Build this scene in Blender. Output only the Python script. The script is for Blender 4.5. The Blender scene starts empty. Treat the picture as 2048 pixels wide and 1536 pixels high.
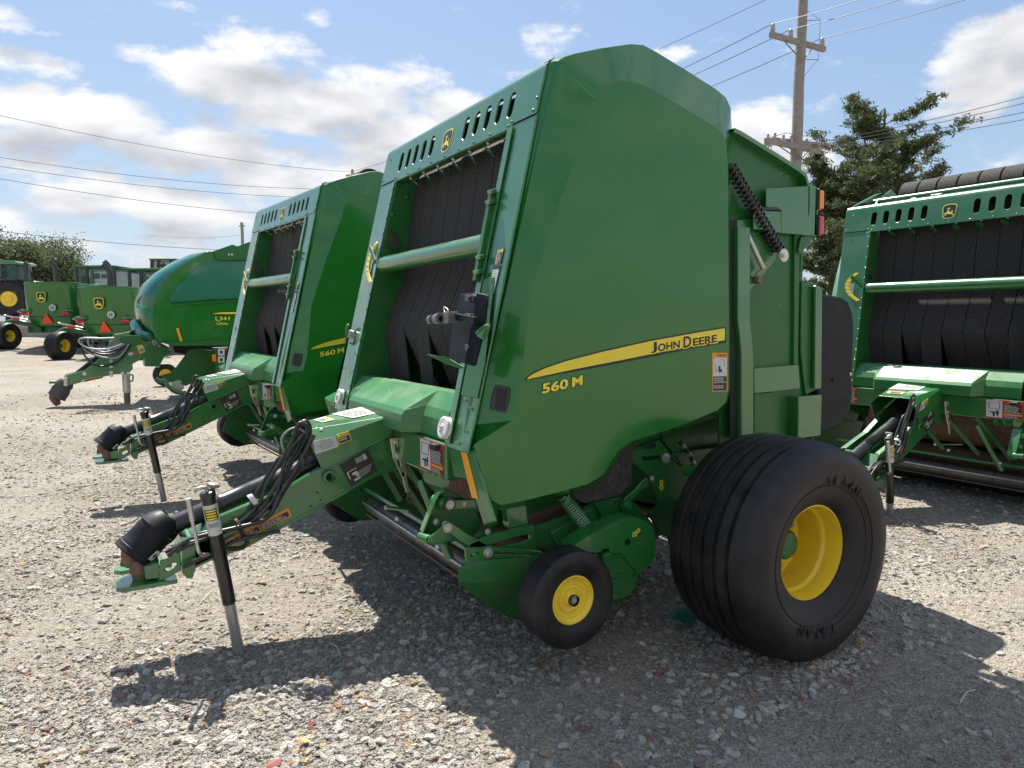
import bpy, bmesh, math, random
import numpy as np
from mathutils import Vector, Matrix, Euler, noise
from mathutils.geometry import tessellate_polygon
R = math.radians
random.seed(7)
scene = bpy.context.scene
COL = scene.collection

# ------------------------------------------------------------------ camera
FPX, CX, CY, CAMH = 1430.0, 1024.0, 768.0, 1.6
def _basis():
    v1 = np.array([176-CX, -(648-CY), -FPX]); ey = v1/np.linalg.norm(v1)
    dy = -(630-CY); dx = (-(v1[1]*dy)-FPX*FPX)/v1[0]
    ex = np.array([dx, dy, -FPX]); ex = ex/np.linalg.norm(ex)
    return np.array([ex, ey, np.cross(ex, ey)])
RB = _basis()                       # world = RB @ camera axes
cam_data = bpy.data.cameras.new('camera'); cam = bpy.data.objects.new('camera', cam_data)
COL.objects.link(cam); scene.camera = cam
cam_data.sensor_width = 36.0; cam_data.lens = 36.0*FPX/2048.0
cam_data.clip_start = 0.05; cam_data.clip_end = 3000
mw = Matrix.Identity(4)
for i in range(3):
    for j in range(3): mw[i][j] = RB[i][j]
mw[2][3] = CAMH
cam.matrix_world = mw
CAMP = np.array([0, 0, CAMH])
FWD = -RB[:, 2]
def ray(u, v):
    d = RB @ np.array([u-CX, -(v-CY), -FPX]); return d/np.linalg.norm(d)
def on(u, v, ax, val):              # where the sight line through a pixel meets the plane axis = val
    d = ray(u, v); return Vector(CAMP + d*((val-CAMP[ax])/d[ax]))
YOFF = 0.0
def Y(u, v, y): return on(u, v, 1, y+YOFF)
def X(u, v, x): return on(u, v, 0, x)
def Z(u, v, z): return on(u, v, 2, z)
def D(u, v, d):
    r = ray(u, v); return Vector(CAMP + r*d/(r@FWD))
FN = np.array([1, 0, -.264]); FD = 1.407-.264*1.114
def fx(z): return 1.407+.264*(z-1.114)
def FR(u, v, off=0):                # on the leaning front plane of the near baler
    d = ray(u, v); return Vector(CAMP + d*((FD+off-FN@CAMP)/(FN@d)))
def F(y, z, off=0): return Vector((fx(z)+off, y, z))

# ------------------------------------------------------------------ world, sun, exposure
SUNV = Vector((.10, .61, 1)).normalized()
sun_el = math.asin(SUNV.z); sun_az = math.atan2(SUNV.x, SUNV.y)
world = bpy.data.worlds.new('World'); scene.world = world; world.use_nodes = True
wn = world.node_tree; wn.nodes.clear(); wl = wn.links
def WN(t, **k):
    n = wn.nodes.new(t)
    for a, b in k.items(): setattr(n, a, b)
    return n
def wmath(op, a, b=None, c=None, clamp=False):
    n = WN('ShaderNodeMath', operation=op); n.use_clamp = clamp
    for i, s in enumerate((a, b, c)):
        if s is None: continue
        if isinstance(s, (int, float)): n.inputs[i].default_value = s
        else: wl.new(s, n.inputs[i])
    return n.outputs[0]
sky = WN('ShaderNodeTexSky', sky_type='NISHITA'); sky.sun_disc = False
sky.sun_elevation = sun_el; sky.sun_rotation = sun_az; sky.air_density = 1.0; sky.dust_density = 1.6; sky.ozone_density = 1.2
tc = WN('ShaderNodeTexCoord'); sep = WN('ShaderNodeSeparateXYZ'); wl.new(tc.outputs['Generated'], sep.inputs[0])
az = wmath('ARCTAN2', sep.outputs[0], sep.outputs[1]); el = wmath('ARCSINE', sep.outputs[2])
# cloud banks where the photograph has them: (u, v, half width, half height) in photo pixels -> angles
BANKS = [(70,130,120,34,.75),(60,250,130,95,1.0),(230,250,150,62,1.1),(400,300,190,60,1.1),(570,345,170,55,1.05),(700,350,130,60,.9),
         (400,150,130,58,1.05),(560,150,150,70,1.2),(720,185,160,75,1.25),(840,240,130,70,1.15),(760,285,110,45,1.0),(290,115,80,26,.8),
         (440,245,90,26,.75),(590,240,120,32,.8),(130,345,140,36,.9),(190,400,170,50,1.0),(330,430,190,50,.85),(30,345,60,50,.8),(520,440,260,40,.7),(150,470,240,50,.75),
         (640,30,40,26,.75),(30,40,60,28,.75),(95,68,35,12,.65),(360,10,60,14,.55),(170,160,30,14,.5),(1100,80,70,40,.62),(1200,80,70,22,.5),(1950,140,105,92,1.2),(2040,110,80,80,1.1),(1930,215,80,40,.9),
         (1500,240,80,58,1.0),(1330,110,50,26,.85),(1590,320,120,40,.55),(1900,560,350,60,.5),(2400,220,260,120,1.0),(-350,250,300,130,1.0)]
acc = None
def angles(u, v):
    d = ray(u, v); return math.atan2(d[0], d[1]), math.asin(d[2])
nz = WN('ShaderNodeTexNoise', noise_dimensions='3D'); nz.inputs['Scale'].default_value = 8.5; nz.inputs['Detail'].default_value = 9; nz.inputs['Roughness'].default_value = .62
mp = WN('ShaderNodeMapping'); mp.inputs['Scale'].default_value = (1, 1, 2.1); wl.new(tc.outputs['Generated'], mp.inputs['Vector']); wl.new(mp.outputs[0], nz.inputs['Vector'])
nz2 = WN('ShaderNodeTexNoise'); nz2.inputs['Scale'].default_value = 8.5; nz2.inputs['Detail'].default_value = 4; nz2.inputs['Roughness'].default_value = .5
mp2 = WN('ShaderNodeMapping'); mp2.inputs['Scale'].default_value = (1, 1, 2.1); mp2.inputs['Location'].default_value = (SUNV.x*.03, SUNV.y*.03, .09)
wl.new(tc.outputs['Generated'], mp2.inputs['Vector']); wl.new(mp2.outputs[0], nz2.inputs['Vector'])
def banks(off):
    acc = None
    for (u, v, w, h, k) in BANKS:
        a0, e0 = angles(u, v)
        a1, _ = angles(u+w, v); _, e1 = angles(u, v-h)
        p = wmath('MULTIPLY_ADD', az, 1/abs(a1-a0), -a0/abs(a1-a0))
        q = wmath('MULTIPLY_ADD', el, 1/abs(e1-e0), -(e0-off)/abs(e1-e0))
        s = wmath('ADD', wmath('MULTIPLY', p, p), wmath('MULTIPLY', q, q))
        m = wmath('MULTIPLY_ADD', s, -k*.55, k, clamp=True)
        acc = m if acc is None else wmath('MAXIMUM', acc, m)
    return acc
b0 = banks(0.0); b1_ = banks(0.028)
lowband = wmath('MULTIPLY', wmath('MULTIPLY_ADD', el, -4.2, 1.0, clamp=True), .42)
outside = wmath('MULTIPLY', wmath('SUBTRACT', 1, wmath('GREATER_THAN', sep.outputs[1], 0.0)), .62)
base0 = wmath('MAXIMUM', wmath('MAXIMUM', b0, lowband), outside)
dens = wmath('ADD', wmath('MULTIPLY', base0, .60), wmath('MULTIPLY_ADD', nz.outputs[0], 2.0, -1.0))
mr = WN('ShaderNodeMapRange', interpolation_type='SMOOTHSTEP'); mr.inputs[1].default_value = .14; mr.inputs[2].default_value = .54
wl.new(dens, mr.inputs[0]); cover = mr.outputs[0]
above = wmath('ADD', wmath('MULTIPLY', wmath('MAXIMUM', b1_, outside), .60), wmath('MULTIPLY_ADD', nz2.outputs[0], 2.0, -1.0))
mr2 = WN('ShaderNodeMapRange', interpolation_type='SMOOTHSTEP'); mr2.inputs[1].default_value = .0; mr2.inputs[2].default_value = .95
wl.new(above, mr2.inputs[0]); shade = mr2.outputs[0]
ccol = WN('ShaderNodeMix', data_type='RGBA'); wl.new(shade, ccol.inputs['Factor'])
ccol.inputs['A'].default_value = (5.0, 5.0, 5.0, 1); ccol.inputs['B'].default_value = (2.6, 2.7, 3.0, 1)
# thin veil of high haze: keeps the blue pale as in the photograph
veil = WN('ShaderNodeMix', data_type='RGBA'); veil.inputs['Factor'].default_value = .72
wl.new(sky.outputs[0], veil.inputs['A'])
vg = WN('ShaderNodeMix', data_type='RGBA'); wl.new(wmath('MULTIPLY', wmath('ABSOLUTE', el), 1.35, clamp=True), vg.inputs['Factor']); vg.inputs['A'].default_value = (2.05, 2.65, 3.25, 1); vg.inputs['B'].default_value = (.52, 1.42, 3.25, 1); wl.new(vg.outputs['Result'], veil.inputs['B'])
cm = WN('ShaderNodeMix', data_type='RGBA'); wl.new(cover, cm.inputs['Factor']); wl.new(veil.outputs['Result'], cm.inputs['A']); wl.new(ccol.outputs['Result'], cm.inputs['B'])
bg = WN('ShaderNodeBackground'); bg.inputs[1].default_value = 0.10; wl.new(cm.outputs['Result'], bg.inputs[0])
wo = WN('ShaderNodeOutputWorld'); wl.new(bg.outputs[0], wo.inputs[0])
world.cycles.sampling_method = 'MANUAL'; world.cycles.sample_map_resolution = 512

sd = bpy.data.lights.new('sun', 'SUN'); sd.energy = 5.0; sd.angle = R(.53); sd.color = (1, .955, .88)
sun = bpy.data.objects.new('sun', sd); COL.objects.link(sun); sun.rotation_euler = SUNV.to_track_quat('Z', 'Y').to_euler()
scene.view_settings.view_transform = 'Standard'; scene.view_settings.look = 'None'
scene.view_settings.exposure = 1.08; scene.view_settings.gamma = 1.0; scene.view_settings.use_curve_mapping = False
scene.cycles.max_bounces = 6; scene.cycles.glossy_bounces = 3; scene.cycles.transparent_max_bounces = 8
scene.cycles.use_denoising = True; scene.cycles.use_adaptive_sampling = True; scene.cycles.adaptive_threshold = .02
try: scene.cycles.denoising_input_passes = 'RGB_ALBEDO_NORMAL'
except Exception: pass
scene.cycles.sample_clamp_indirect = 6; scene.cycles.caustics_reflective = False; scene.cycles.caustics_refractive = False

# ------------------------------------------------------------------ materials
MATS = {}
def mat(name, col, rough=.5, metal=0.0, coat=0.0, dirt=None, dirt_amt=.25, dscale=6.0, bump=0.0, bscale=40.0, wave=0.0, spec=.5, trans=0, alpha=1):
    if name in MATS: return MATS[name]
    m = bpy.data.materials.new(name); m.use_nodes = True; nt = m.node_tree; N = nt.nodes; L = nt.links
    b = N['Principled BSDF']; b.inputs['Roughness'].default_value = rough; b.inputs['Metallic'].default_value = metal
    b.inputs['Base Color'].default_value = (*col, 1); b.inputs['Specular IOR Level'].default_value = spec
    if coat: b.inputs['Coat Weight'].default_value = coat; b.inputs['Coat Roughness'].default_value = .08
    if trans: b.inputs['Transmission Weight'].default_value = trans
    if alpha < 1: b.inputs['Alpha'].default_value = alpha
    tcn = N.new('ShaderNodeTexCoord')
    if dirt:
        n1 = N.new('ShaderNodeTexNoise'); n1.inputs['Scale'].default_value = dscale; n1.inputs['Detail'].default_value = 8; n1.inputs['Roughness'].default_value = .65
        L.new(tcn.outputs['Object'], n1.inputs['Vector'])
        r = N.new('ShaderNodeMapRange'); r.inputs[1].default_value = .42; r.inputs[2].default_value = .75; r.inputs[4].default_value = dirt_amt
        L.new(n1.outputs[0], r.inputs[0])
        mx = N.new('ShaderNodeMix'); mx.data_type = 'RGBA'; mx.inputs['A'].default_value = (*col, 1); mx.inputs['B'].default_value = (*dirt, 1)
        L.new(r.outputs[0], mx.inputs['Factor']); L.new(mx.outputs['Result'], b.inputs['Base Color'])
        r2 = N.new('ShaderNodeMapRange'); r2.inputs[3].default_value = rough; r2.inputs[4].default_value = min(1, rough+.3); r2.inputs[1].default_value = .45; r2.inputs[2].default_value = .8
        L.new(n1.outputs[0], r2.inputs[0]); L.new(r2.outputs[0], b.inputs['Roughness'])
    last = None
    if bump:
        n2 = N.new('ShaderNodeTexNoise'); n2.inputs['Scale'].default_value = bscale; n2.inputs['Detail'].default_value = 4
        L.new(tcn.outputs['Object'], n2.inputs['Vector'])
        bp = N.new('ShaderNodeBump'); bp.inputs['Strength'].default_value = 1; bp.inputs['Distance'].default_value = bump
        L.new(n2.outputs[0], bp.inputs['Height']); last = bp.outputs[0]
    if wave:
        n3 = N.new('ShaderNodeTexNoise'); n3.inputs['Scale'].default_value = 2.2; n3.inputs['Detail'].default_value = 1
        L.new(tcn.outputs['Object'], n3.inputs['Vector'])
        bp2 = N.new('ShaderNodeBump'); bp2.inputs['Distance'].default_value = wave
        L.new(n3.outputs[0], bp2.inputs['Height'])
        if last: L.new(last, bp2.inputs['Normal'])
        last = bp2.outputs[0]
    if last: L.new(last, b.inputs['Normal'])
    MATS[name] = m; return m
DUST = (.30, .26, .20)
GREEN = mat('green_paint', (.015, .140, .025), .30, coat=.85, spec=.7, dirt=DUST, dirt_amt=.055, dscale=3.5, bump=.00012, bscale=220, wave=.012)
GREENS = mat('green_shell_paint', (.013, .138, .018), .15, coat=.40, spec=.45, dirt=DUST, dirt_amt=.02, dscale=2.5, wave=.02)
GREENF = mat('green_frame_paint', (.014, .115, .022), .36, coat=.15, spec=.4, dirt=(.12, .10, .06), dirt_amt=.14, dscale=7, bump=.0004, bscale=90)
GREEND = mat('green_dusty_paint', (.014, .110, .024), .38, spec=.4, dirt=(.16, .13, .08), dirt_amt=.22, dscale=9, bump=.0004, bscale=90)
GREENA = mat('green_apron_paint', (.018, .150, .030), .42, coat=.25, spec=.45, dirt=DUST, dirt_amt=.15, dscale=5, wave=.01)
GREENSKY = mat('green_paint_sky_tint', (.012, .135, .085), .25, coat=.4, wave=.01)  # green paint with the sky's blue reflection put into the colour
YEL = mat('yellow_paint', (.86, .60, .03), .34, coat=.2, dirt=(.30, .22, .10), dirt_amt=.25, dscale=12)
YDEC = mat('yellow_decal', (.82, .68, .05), .4)
YDEC2 = mat('yellow_decal_line', (.66, .50, .02), .4)
BDEC = mat('black_decal', (.012, .012, .012), .45)
BRDEC = mat('brown_black_decal', (.035, .024, .02), .5)
WDEC = mat('white_decal', (.55, .57, .56), .45, dirt=(.4, .36, .3), dirt_amt=.3, dscale=20)
ODEC = mat('orange_decal', (.78, .27, .03), .45)
RDEC = mat('red_decal', (.55, .03, .03), .45)
NAVY = mat('navy_decal', (.012, .018, .05), .35)
AMBER = mat('amber_reflector', (.85, .36, .01), .25, coat=.4, bump=.0015, bscale=300)
ORNG = mat('orange_lens', (.9, .20, .01), .15, coat=.6)
REDL = mat('red_lens', (.62, .01, .02), .15, coat=.6)
REDT = mat('orange_red_triangle', (.9, .07, .02), .45)
RUB = mat('tyre_rubber', (.008, .008, .010), .46, spec=.35, dirt=(.10, .085, .07), dirt_amt=.30, dscale=5, bump=.0006, bscale=160)
RUBD = mat('belt_edge_rubber', (.012, .012, .013), .7)
BPL = mat('black_plastic', (.014, .016, .020), .38, dirt=(.2, .18, .15), dirt_amt=.06, dscale=8, bump=.0003, bscale=60)
BPLM = mat('matt_black_plastic', (.008, .009, .013), .5, spec=.25, dirt=(.2, .18, .15), dirt_amt=.05, dscale=11, bump=.0005, bscale=60)
BPNT = mat('black_paint', (.012, .012, .013), .3, coat=.3, dirt=(.2, .17, .13), dirt_amt=.12)
HOSE = mat('black_hose', (.016, .016, .017), .36, dirt=(.2, .18, .15), dirt_amt=.2, dscale=30)
GALV = mat('galvanised_steel', (.52, .52, .51), .36, metal=.8, dirt=(.34, .31, .27), dirt_amt=.4, dscale=25)
ZINC = mat('zinc_plate', (.62, .62, .55), .3, metal=.7, dirt=(.4, .36, .25), dirt_amt=.35, dscale=18)
STEEL = mat('worn_roller_steel', (.20, .195, .20), .36, metal=.6, dirt=(.10, .07, .05), dirt_amt=.5, dscale=14)
RUST = mat('rusty_steel', (.15, .085, .055), .8, dirt=(.28, .22, .17), dirt_amt=.6, dscale=30, bump=.002, bscale=90)
WPL = mat('white_plastic', (.68, .68, .66), .4, dirt=(.4, .36, .3), dirt_amt=.3, dscale=30)
DARK = mat('dark_interior', (.012, .016, .012), .8)  # near-black, with the shade of openings and gaps in the colour
CHR = mat('chrome', (.7, .7, .7), .12, metal=1)
GLASS = mat('tinted_glass', (.05, .12, .11), .08, spec=.5, coat=.15, alpha=.55)
REDK = mat('red_plastic', (.6, .05, .05), .4)
CONC = mat('concrete', (.34, .31, .26), .9, dirt=(.22, .20, .17), dirt_amt=.6, dscale=3, bump=.01, bscale=9)
WOOD = mat('weathered_wood', (.26, .235, .205), .85, dirt=(.15, .13, .11), dirt_amt=.7, dscale=8, bump=.006, bscale=25)
PORC = mat('grey_porcelain', (.28, .29, .30), .25)
WIRE = mat('wire_metal', (.10, .10, .11), .5, metal=.3)
NET = mat('teal_netting', (.01, .16, .13), .6)

def belt_mat():
    m = bpy.data.materials.new('diamond_belt_rubber'); m.use_nodes = True; nt = m.node_tree; N = nt.nodes; L = nt.links
    b = N['Principled BSDF']; b.inputs['Roughness'].default_value = .75; b.inputs['Specular IOR Level'].default_value = .2
    tcn = N.new('ShaderNodeTexCoord'); s = N.new('ShaderNodeSeparateXYZ'); L.new(tcn.outputs['Object'], s.inputs[0])
    def M(op, a, c=None):
        n = N.new('ShaderNodeMath'); n.operation = op
        for i, q in enumerate((a, c)):
            if q is None: continue
            if isinstance(q, (int, float)): n.inputs[i].default_value = q
            else: L.new(q, n.inputs[i])
        return n.outputs[0]
    A = M('MULTIPLY', s.outputs[1], 105.0); B = M('MULTIPLY', s.outputs[2], 150.0)
    w1 = M('ABSOLUTE', M('SINE', M('ADD', A, B))); w2 = M('ABSOLUTE', M('SINE', M('SUBTRACT', A, B)))
    h = M('MINIMUM', w1, w2)
    r = N.new('ShaderNodeMapRange'); r.inputs[1].default_value = .05; r.inputs[2].default_value = .55; L.new(h, r.inputs[0])
    nn = N.new('ShaderNodeTexNoise'); nn.inputs['Scale'].default_value = 5; nn.inputs['Detail'].default_value = 6; L.new(tcn.outputs['Object'], nn.inputs['Vector'])
    mx = N.new('ShaderNodeMix'); mx.data_type = 'RGBA'; mx.inputs['A'].default_value = (.14, .125, .11, 1); mx.inputs['B'].default_value = (.012, .012, .014, 1)  # grid lines lighter as highlights, cells near-black: light put into the colour
    L.new(r.outputs[0], mx.inputs['Factor'])
    mx2 = N.new('ShaderNodeMix'); mx2.data_type = 'RGBA'; mx2.inputs['B'].default_value = (.06, .052, .045, 1)
    r3 = N.new('ShaderNodeMapRange'); r3.inputs[1].default_value = .5; r3.inputs[2].default_value = .85; r3.inputs[4].default_value = .35; L.new(nn.outputs[0], r3.inputs[0])
    L.new(r3.outputs[0], mx2.inputs['Factor']); L.new(mx.outputs['Result'], mx2.inputs['A']); L.new(mx2.outputs['Result'], b.inputs['Base Color'])
    bp = N.new('ShaderNodeBump'); bp.inputs['Distance'].default_value = .004; bp.invert = True; L.new(r.outputs[0], bp.inputs['Height']); L.new(bp.outputs[0], b.inputs['Normal'])
    return m
BELT = belt_mat()

# ------------------------------------------------------------------ mesh helpers
ORG = Vector((0, 0, 0))
def obj(name, me, parent=None, m=None):
    o = bpy.data.objects.new(name, me); COL.objects.link(o)
    if parent is not None: o.parent = parent
    if m is not None:
        me.materials.clear(); me.materials.append(m)
    return o
def finish(me, smooth):
    if smooth:
        me.shade_smooth()
        try: me.set_sharp_from_angle(angle=R(smooth if smooth is not True else 35))
        except Exception: pass
def mesh(name, vs, fs, m, parent=None, smooth=False, bevel=0, seg=1, normals=True):
    me = bpy.data.meshes.new(name)
    me.from_pydata([tuple(Vector(v)-ORG) for v in vs], [], fs)
    if normals:
        bm = bmesh.new(); bm.from_mesh(me); bmesh.ops.recalc_face_normals(bm, faces=bm.faces); bm.to_mesh(me); bm.free()
    finish(me, smooth)
    o = obj(name, me, parent, m)
    if bevel:
        b = o.modifiers.new('bevel', 'BEVEL'); b.width = bevel; b.segments = seg; b.limit_method = 'ANGLE'; b.angle_limit = R(30)
    return o
def plate(name, P, t, m, parent=None, holes=(), bevel=.0025, seg=1):
    """flat polygon P (3D points) with holes, thickened by vector t"""
    t = Vector(t); loops = [[Vector(p) for p in P]]+[[Vector(p) for p in h] for h in holes]
    n = t.normalized(); a = (loops[0][1]-loops[0][0]).normalized(); a = (a-n*a.dot(n)).normalized(); b = n.cross(a); o0 = loops[0][0]
    l2 = [[Vector(((p-o0).dot(a), (p-o0).dot(b), 0)) for p in l] for l in loops]
    tris = tessellate_polygon(l2)
    flat = [p for l in loops for p in l]; k = len(flat)
    vs = flat+[p+t for p in flat]; fs = [tuple(f) for f in tris]+[(f[2]+k, f[1]+k, f[0]+k) for f in tris]
    s = 0
    for l in loops:
        c = len(l)
        for i in range(c): j = (i+1) % c; fs.append((s+i, s+j, s+j+k, s+i+k))
        s += c
    return mesh(name, vs, fs, m, parent, bevel=bevel, seg=seg)
def spl(name, px, y, t, m, parent=None, holes=(), bevel=.0025):
    """plate in plane y, outline in photo pixels, t metres towards +y"""
    return plate(name, [Y(u, v, y) for u, v in px], (0, t, 0), m, parent, [[Y(u, v, y) for u, v in h] for h in holes], bevel)
def xpl(name, px, x, t, m, parent=None, holes=(), bevel=.0025):
    return plate(name, [X(u, v, x) for u, v in px], (t, 0, 0), m, parent, [[X(u, v, x) for u, v in h] for h in holes], bevel)
def frame_of(d):
    d = Vector(d).normalized(); a = Vector((0, 0, 1)) if abs(d.z) < .9 else Vector((1, 0, 0))
    u = d.cross(a).normalized(); return u, d.cross(u).normalized(), d
def lathe(name, prof, o, axis, m, parent=None, seg=48, smooth=40, caps=True, a0=0, a1=2*math.pi):
    """prof: (distance along axis, radius)"""
    u, w, d = frame_of(axis); o = Vector(o); full = abs(a1-a0-2*math.pi) < 1e-6; k = seg if full else seg+1
    vs = []
    for (h, r) in prof:
        for i in range(k):
            a = a0+(a1-a0)*i/seg; vs.append(o+d*h+(u*math.cos(a)+w*math.sin(a))*r)
    fs = []
    for q in range(len(prof)-1):
        for i in range(seg):
            j = (i+1) % k if full else i+1
            fs.append((q*k+i, q*k+j, (q+1)*k+j, (q+1)*k+i))
    if caps and full:
        fs.append(tuple(range(k))[::-1]); fs.append(tuple((len(prof)-1)*k+i for i in range(k)))
    return mesh(name, vs, fs, m, parent, smooth=smooth)
def cyl(name, p0, p1, r, m, parent=None, seg=24, r1=None, smooth=40):
    p0 = Vector(p0); p1 = Vector(p1); L = (p1-p0).length
    return lathe(name, [(0, r), (L, r if r1 is None else r1)], p0, p1-p0, m, parent, seg, smooth)
def catmull(pts, n=6):
    P = [Vector(p) for p in pts]; P = [2*P[0]-P[1]]+P+[2*P[-1]-P[-2]]; out = []
    for i in range(1, len(P)-2):
        for j in range(n):
            t = j/n
            out.append(.5*((2*P[i])+(P[i+1]-P[i-1])*t+(2*P[i-1]-5*P[i]+4*P[i+1]-P[i+2])*t*t+(3*P[i]-P[i-1]-3*P[i+1]+P[i+2])*t**3))
    out.append(P[-2]); return out
def tube_geo(pts, r, seg=8):
    P = [Vector(p) for p in pts]; vs = []; fs = []; pu = None
    for i, p in enumerate(P):
        d = (P[min(i+1, len(P)-1)]-P[max(i-1, 0)]).normalized()
        if pu is None: pu = frame_of(d)[0]
        pu = (pu-d*pu.dot(d)).normalized(); w = d.cross(pu); rr = r[i] if isinstance(r, (list, tuple)) else r
        for k in range(seg):
            a = 2*math.pi*k/seg; vs.append(p+(pu*math.cos(a)+w*math.sin(a))*rr)
    for i in range(len(P)-1):
        for k in range(seg): j = (k+1) % seg; fs.append((i*seg+k, i*seg+j, (i+1)*seg+j, (i+1)*seg+k))
    fs.append(tuple(range(seg))[::-1]); fs.append(tuple((len(P)-1)*seg+k for k in range(seg)))
    return vs, fs
def tube(name, pts, r, m, parent=None, seg=8, n=6, curve=True):
    vs, fs = tube_geo(catmull(pts, n) if curve else pts, r, seg); return mesh(name, vs, fs, m, parent, smooth=60)
def join_geo(parts):
    V, Fc = [], []
    for vs, fs in parts:
        k = len(V); V += list(vs); Fc += [tuple(i+k for i in f) for f in fs]
    return V, Fc
def box_geo(c, s, rot=None):
    c = Vector(c); M = rot.to_matrix() if rot else Matrix.Identity(3)
    vs = [c+M@Vector((x*s[0]/2, y*s[1]/2, z*s[2]/2)) for x in (-1, 1) for y in (-1, 1) for z in (-1, 1)]
    return vs, [(0, 1, 3, 2), (4, 6, 7, 5), (0, 4, 5, 1), (2, 3, 7, 6), (0, 2, 6, 4), (1, 5, 7, 3)]
def box(name, c, s, m, parent=None, rot=None, bevel=.003, seg=1):
    vs, fs = box_geo(c, s, rot); return mesh(name, vs, fs, m, parent, bevel=bevel, seg=seg)
def bar(name, p0, p1, w, h, m, parent=None, up=(0, 0, 1), bevel=.002):
    p0 = Vector(p0); p1 = Vector(p1); d = (p1-p0).normalized(); s = d.cross(Vector(up)).normalized(); q = s.cross(d)
    vs = [p+s*a*w/2+q*b*h/2 for p in (p0, p1) for a in (-1, 1) for b in (-1, 1)]
    return mesh(name, vs, [(0, 1, 3, 2), (4, 6, 7, 5), (0, 4, 5, 1), (2, 3, 7, 6), (0, 2, 6, 4), (1, 5, 7, 3)], m, parent, bevel=bevel)
BOLTS = {}
def bolt(p, axis, r, m=None, parent=None, name='bolt'):
    """washer and hexagon head; meshes shared between equal sizes"""
    m = m or GALV; key = (round(r, 4), m.name)
    if key not in BOLTS:
        global ORG
        keep = ORG; ORG = Vector((0, 0, 0))
        a = [lathe('t', [(0, r), (r*.2, r), (r*.2, r*.1)], (0, 0, 0), (0, 0, 1), m, None, 14), lathe('t', [(r*.2, r*.62), (r*.75, r*.62), (r*.85, r*.5), (r*.85, .0001)], (0, 0, 0), (0, 0, 1), m, None, 6, smooth=False)]
        bm = bmesh.new()
        for q in a: bm.from_mesh(q.data)
        me = bpy.data.meshes.new('bolt'); bm.to_mesh(me); bm.free(); me.materials.append(m)
        for q in a: bpy.data.objects.remove(q)
        BOLTS[key] = me; ORG = keep
    o = obj(name, BOLTS[key], parent); o.location = Vector(p)-ORG; o.rotation_euler = Vector(axis).to_track_quat('Z', 'Y').to_euler(); return o
def rivets(name, pts, axis, r, m, parent):
    parts = []
    u, w, d = frame_of(axis)
    for p in pts:
        p = Vector(p); k = 8; vs = [p+(u*math.cos(a)+w*math.sin(a))*r for a in [2*math.pi*i/k for i in range(k)]]+[p+d*r*.45+(u*math.cos(a)+w*math.sin(a))*r*.55 for a in [2*math.pi*i/k for i in range(k)]]+[p+d*r*.55]
        fs = [(i, (i+1) % k, k+(i+1) % k, k+i) for i in range(k)]+[(k+i, k+(i+1) % k, 2*k) for i in range(k)]
        parts.append((vs, fs))
    o = mesh(name, *join_geo(parts), m, parent, smooth=80); o['kind'] = 'stuff'; return o
def decal(name, C4, bands, parent, base=None, off=.0012, texts=()):
    """C4: corners (top-left, top-right, bottom-right, bottom-left) as 3D points; bands: (u0, v0, u1, v1, material), v down"""
    A, B, Cc, Dd = [Vector(p) for p in C4]; n = (Dd-A).cross(B-A).normalized()
    if n.dot(Vector(CAMP)-(A+Cc)/2) < 0: n = -n
    def P(u, v, h): return (A*(1-u)+B*u)*(1-v)+(Dd*(1-u)+Cc*u)*v+n*h
    mats = [base or WDEC]; vs = []; fs = []; mi = []
    def quad(u0, v0, u1, v1, h, m):
        if m not in mats: mats.append(m)
        k = len(vs); vs.extend([P(u0, v0, h), P(u1, v0, h), P(u1, v1, h), P(u0, v1, h)]); fs.append((k, k+1, k+2, k+3)); mi.append(mats.index(m))
    k = 0; vs.extend([P(0, 0, off), P(1, 0, off), P(1, 1, off), P(0, 1, off), P(0, 0, 0), P(1, 0, 0), P(1, 1, 0), P(0, 1, 0)])
    fs.extend([(0, 1, 2, 3), (0, 4, 5, 1), (1, 5, 6, 2), (2, 6, 7, 3), (3, 7, 4, 0)]); mi.extend([0]*5)
    for q, bnd in enumerate(bands): quad(*bnd[:4], off+.0006*(1+(bnd[5] if len(bnd) > 5 else 0))+.00002*q, bnd[4])
    me = bpy.data.meshes.new(name); me.from_pydata([tuple(v-ORG) for v in vs], [], fs)
    for q in mats: me.materials.append(q)
    for p, i in zip(me.polygons, mi): p.material_index = i
    o = bpy.data.objects.new(name, me); COL.objects.link(o); o.parent = parent
    for (s, u0, v0, u1, v1, m) in texts: text('lettering', s, P(u0, v1, off+.0025), P(u1, v1, off+.0025), P(u0, v0, off+.0025), m, o)
    return o
def lines(u0, v0, u1, v1, n, m, fill=.45, rag=.25, seed=0):
    """rows of fine print as thin broken strips"""
    rr = random.Random(seed); out = []; h = (v1-v0)/n
    for i in range(n):
        x = u0; e = u1-(u1-u0)*rr.random()*rag
        while x < e:
            w = (u1-u0)*(.08+.14*rr.random()); out.append((x, v0+i*h, min(x+w, e), v0+(i+fill)*h, m, 1)); x += w+(u1-u0)*.035
    return out
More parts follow.
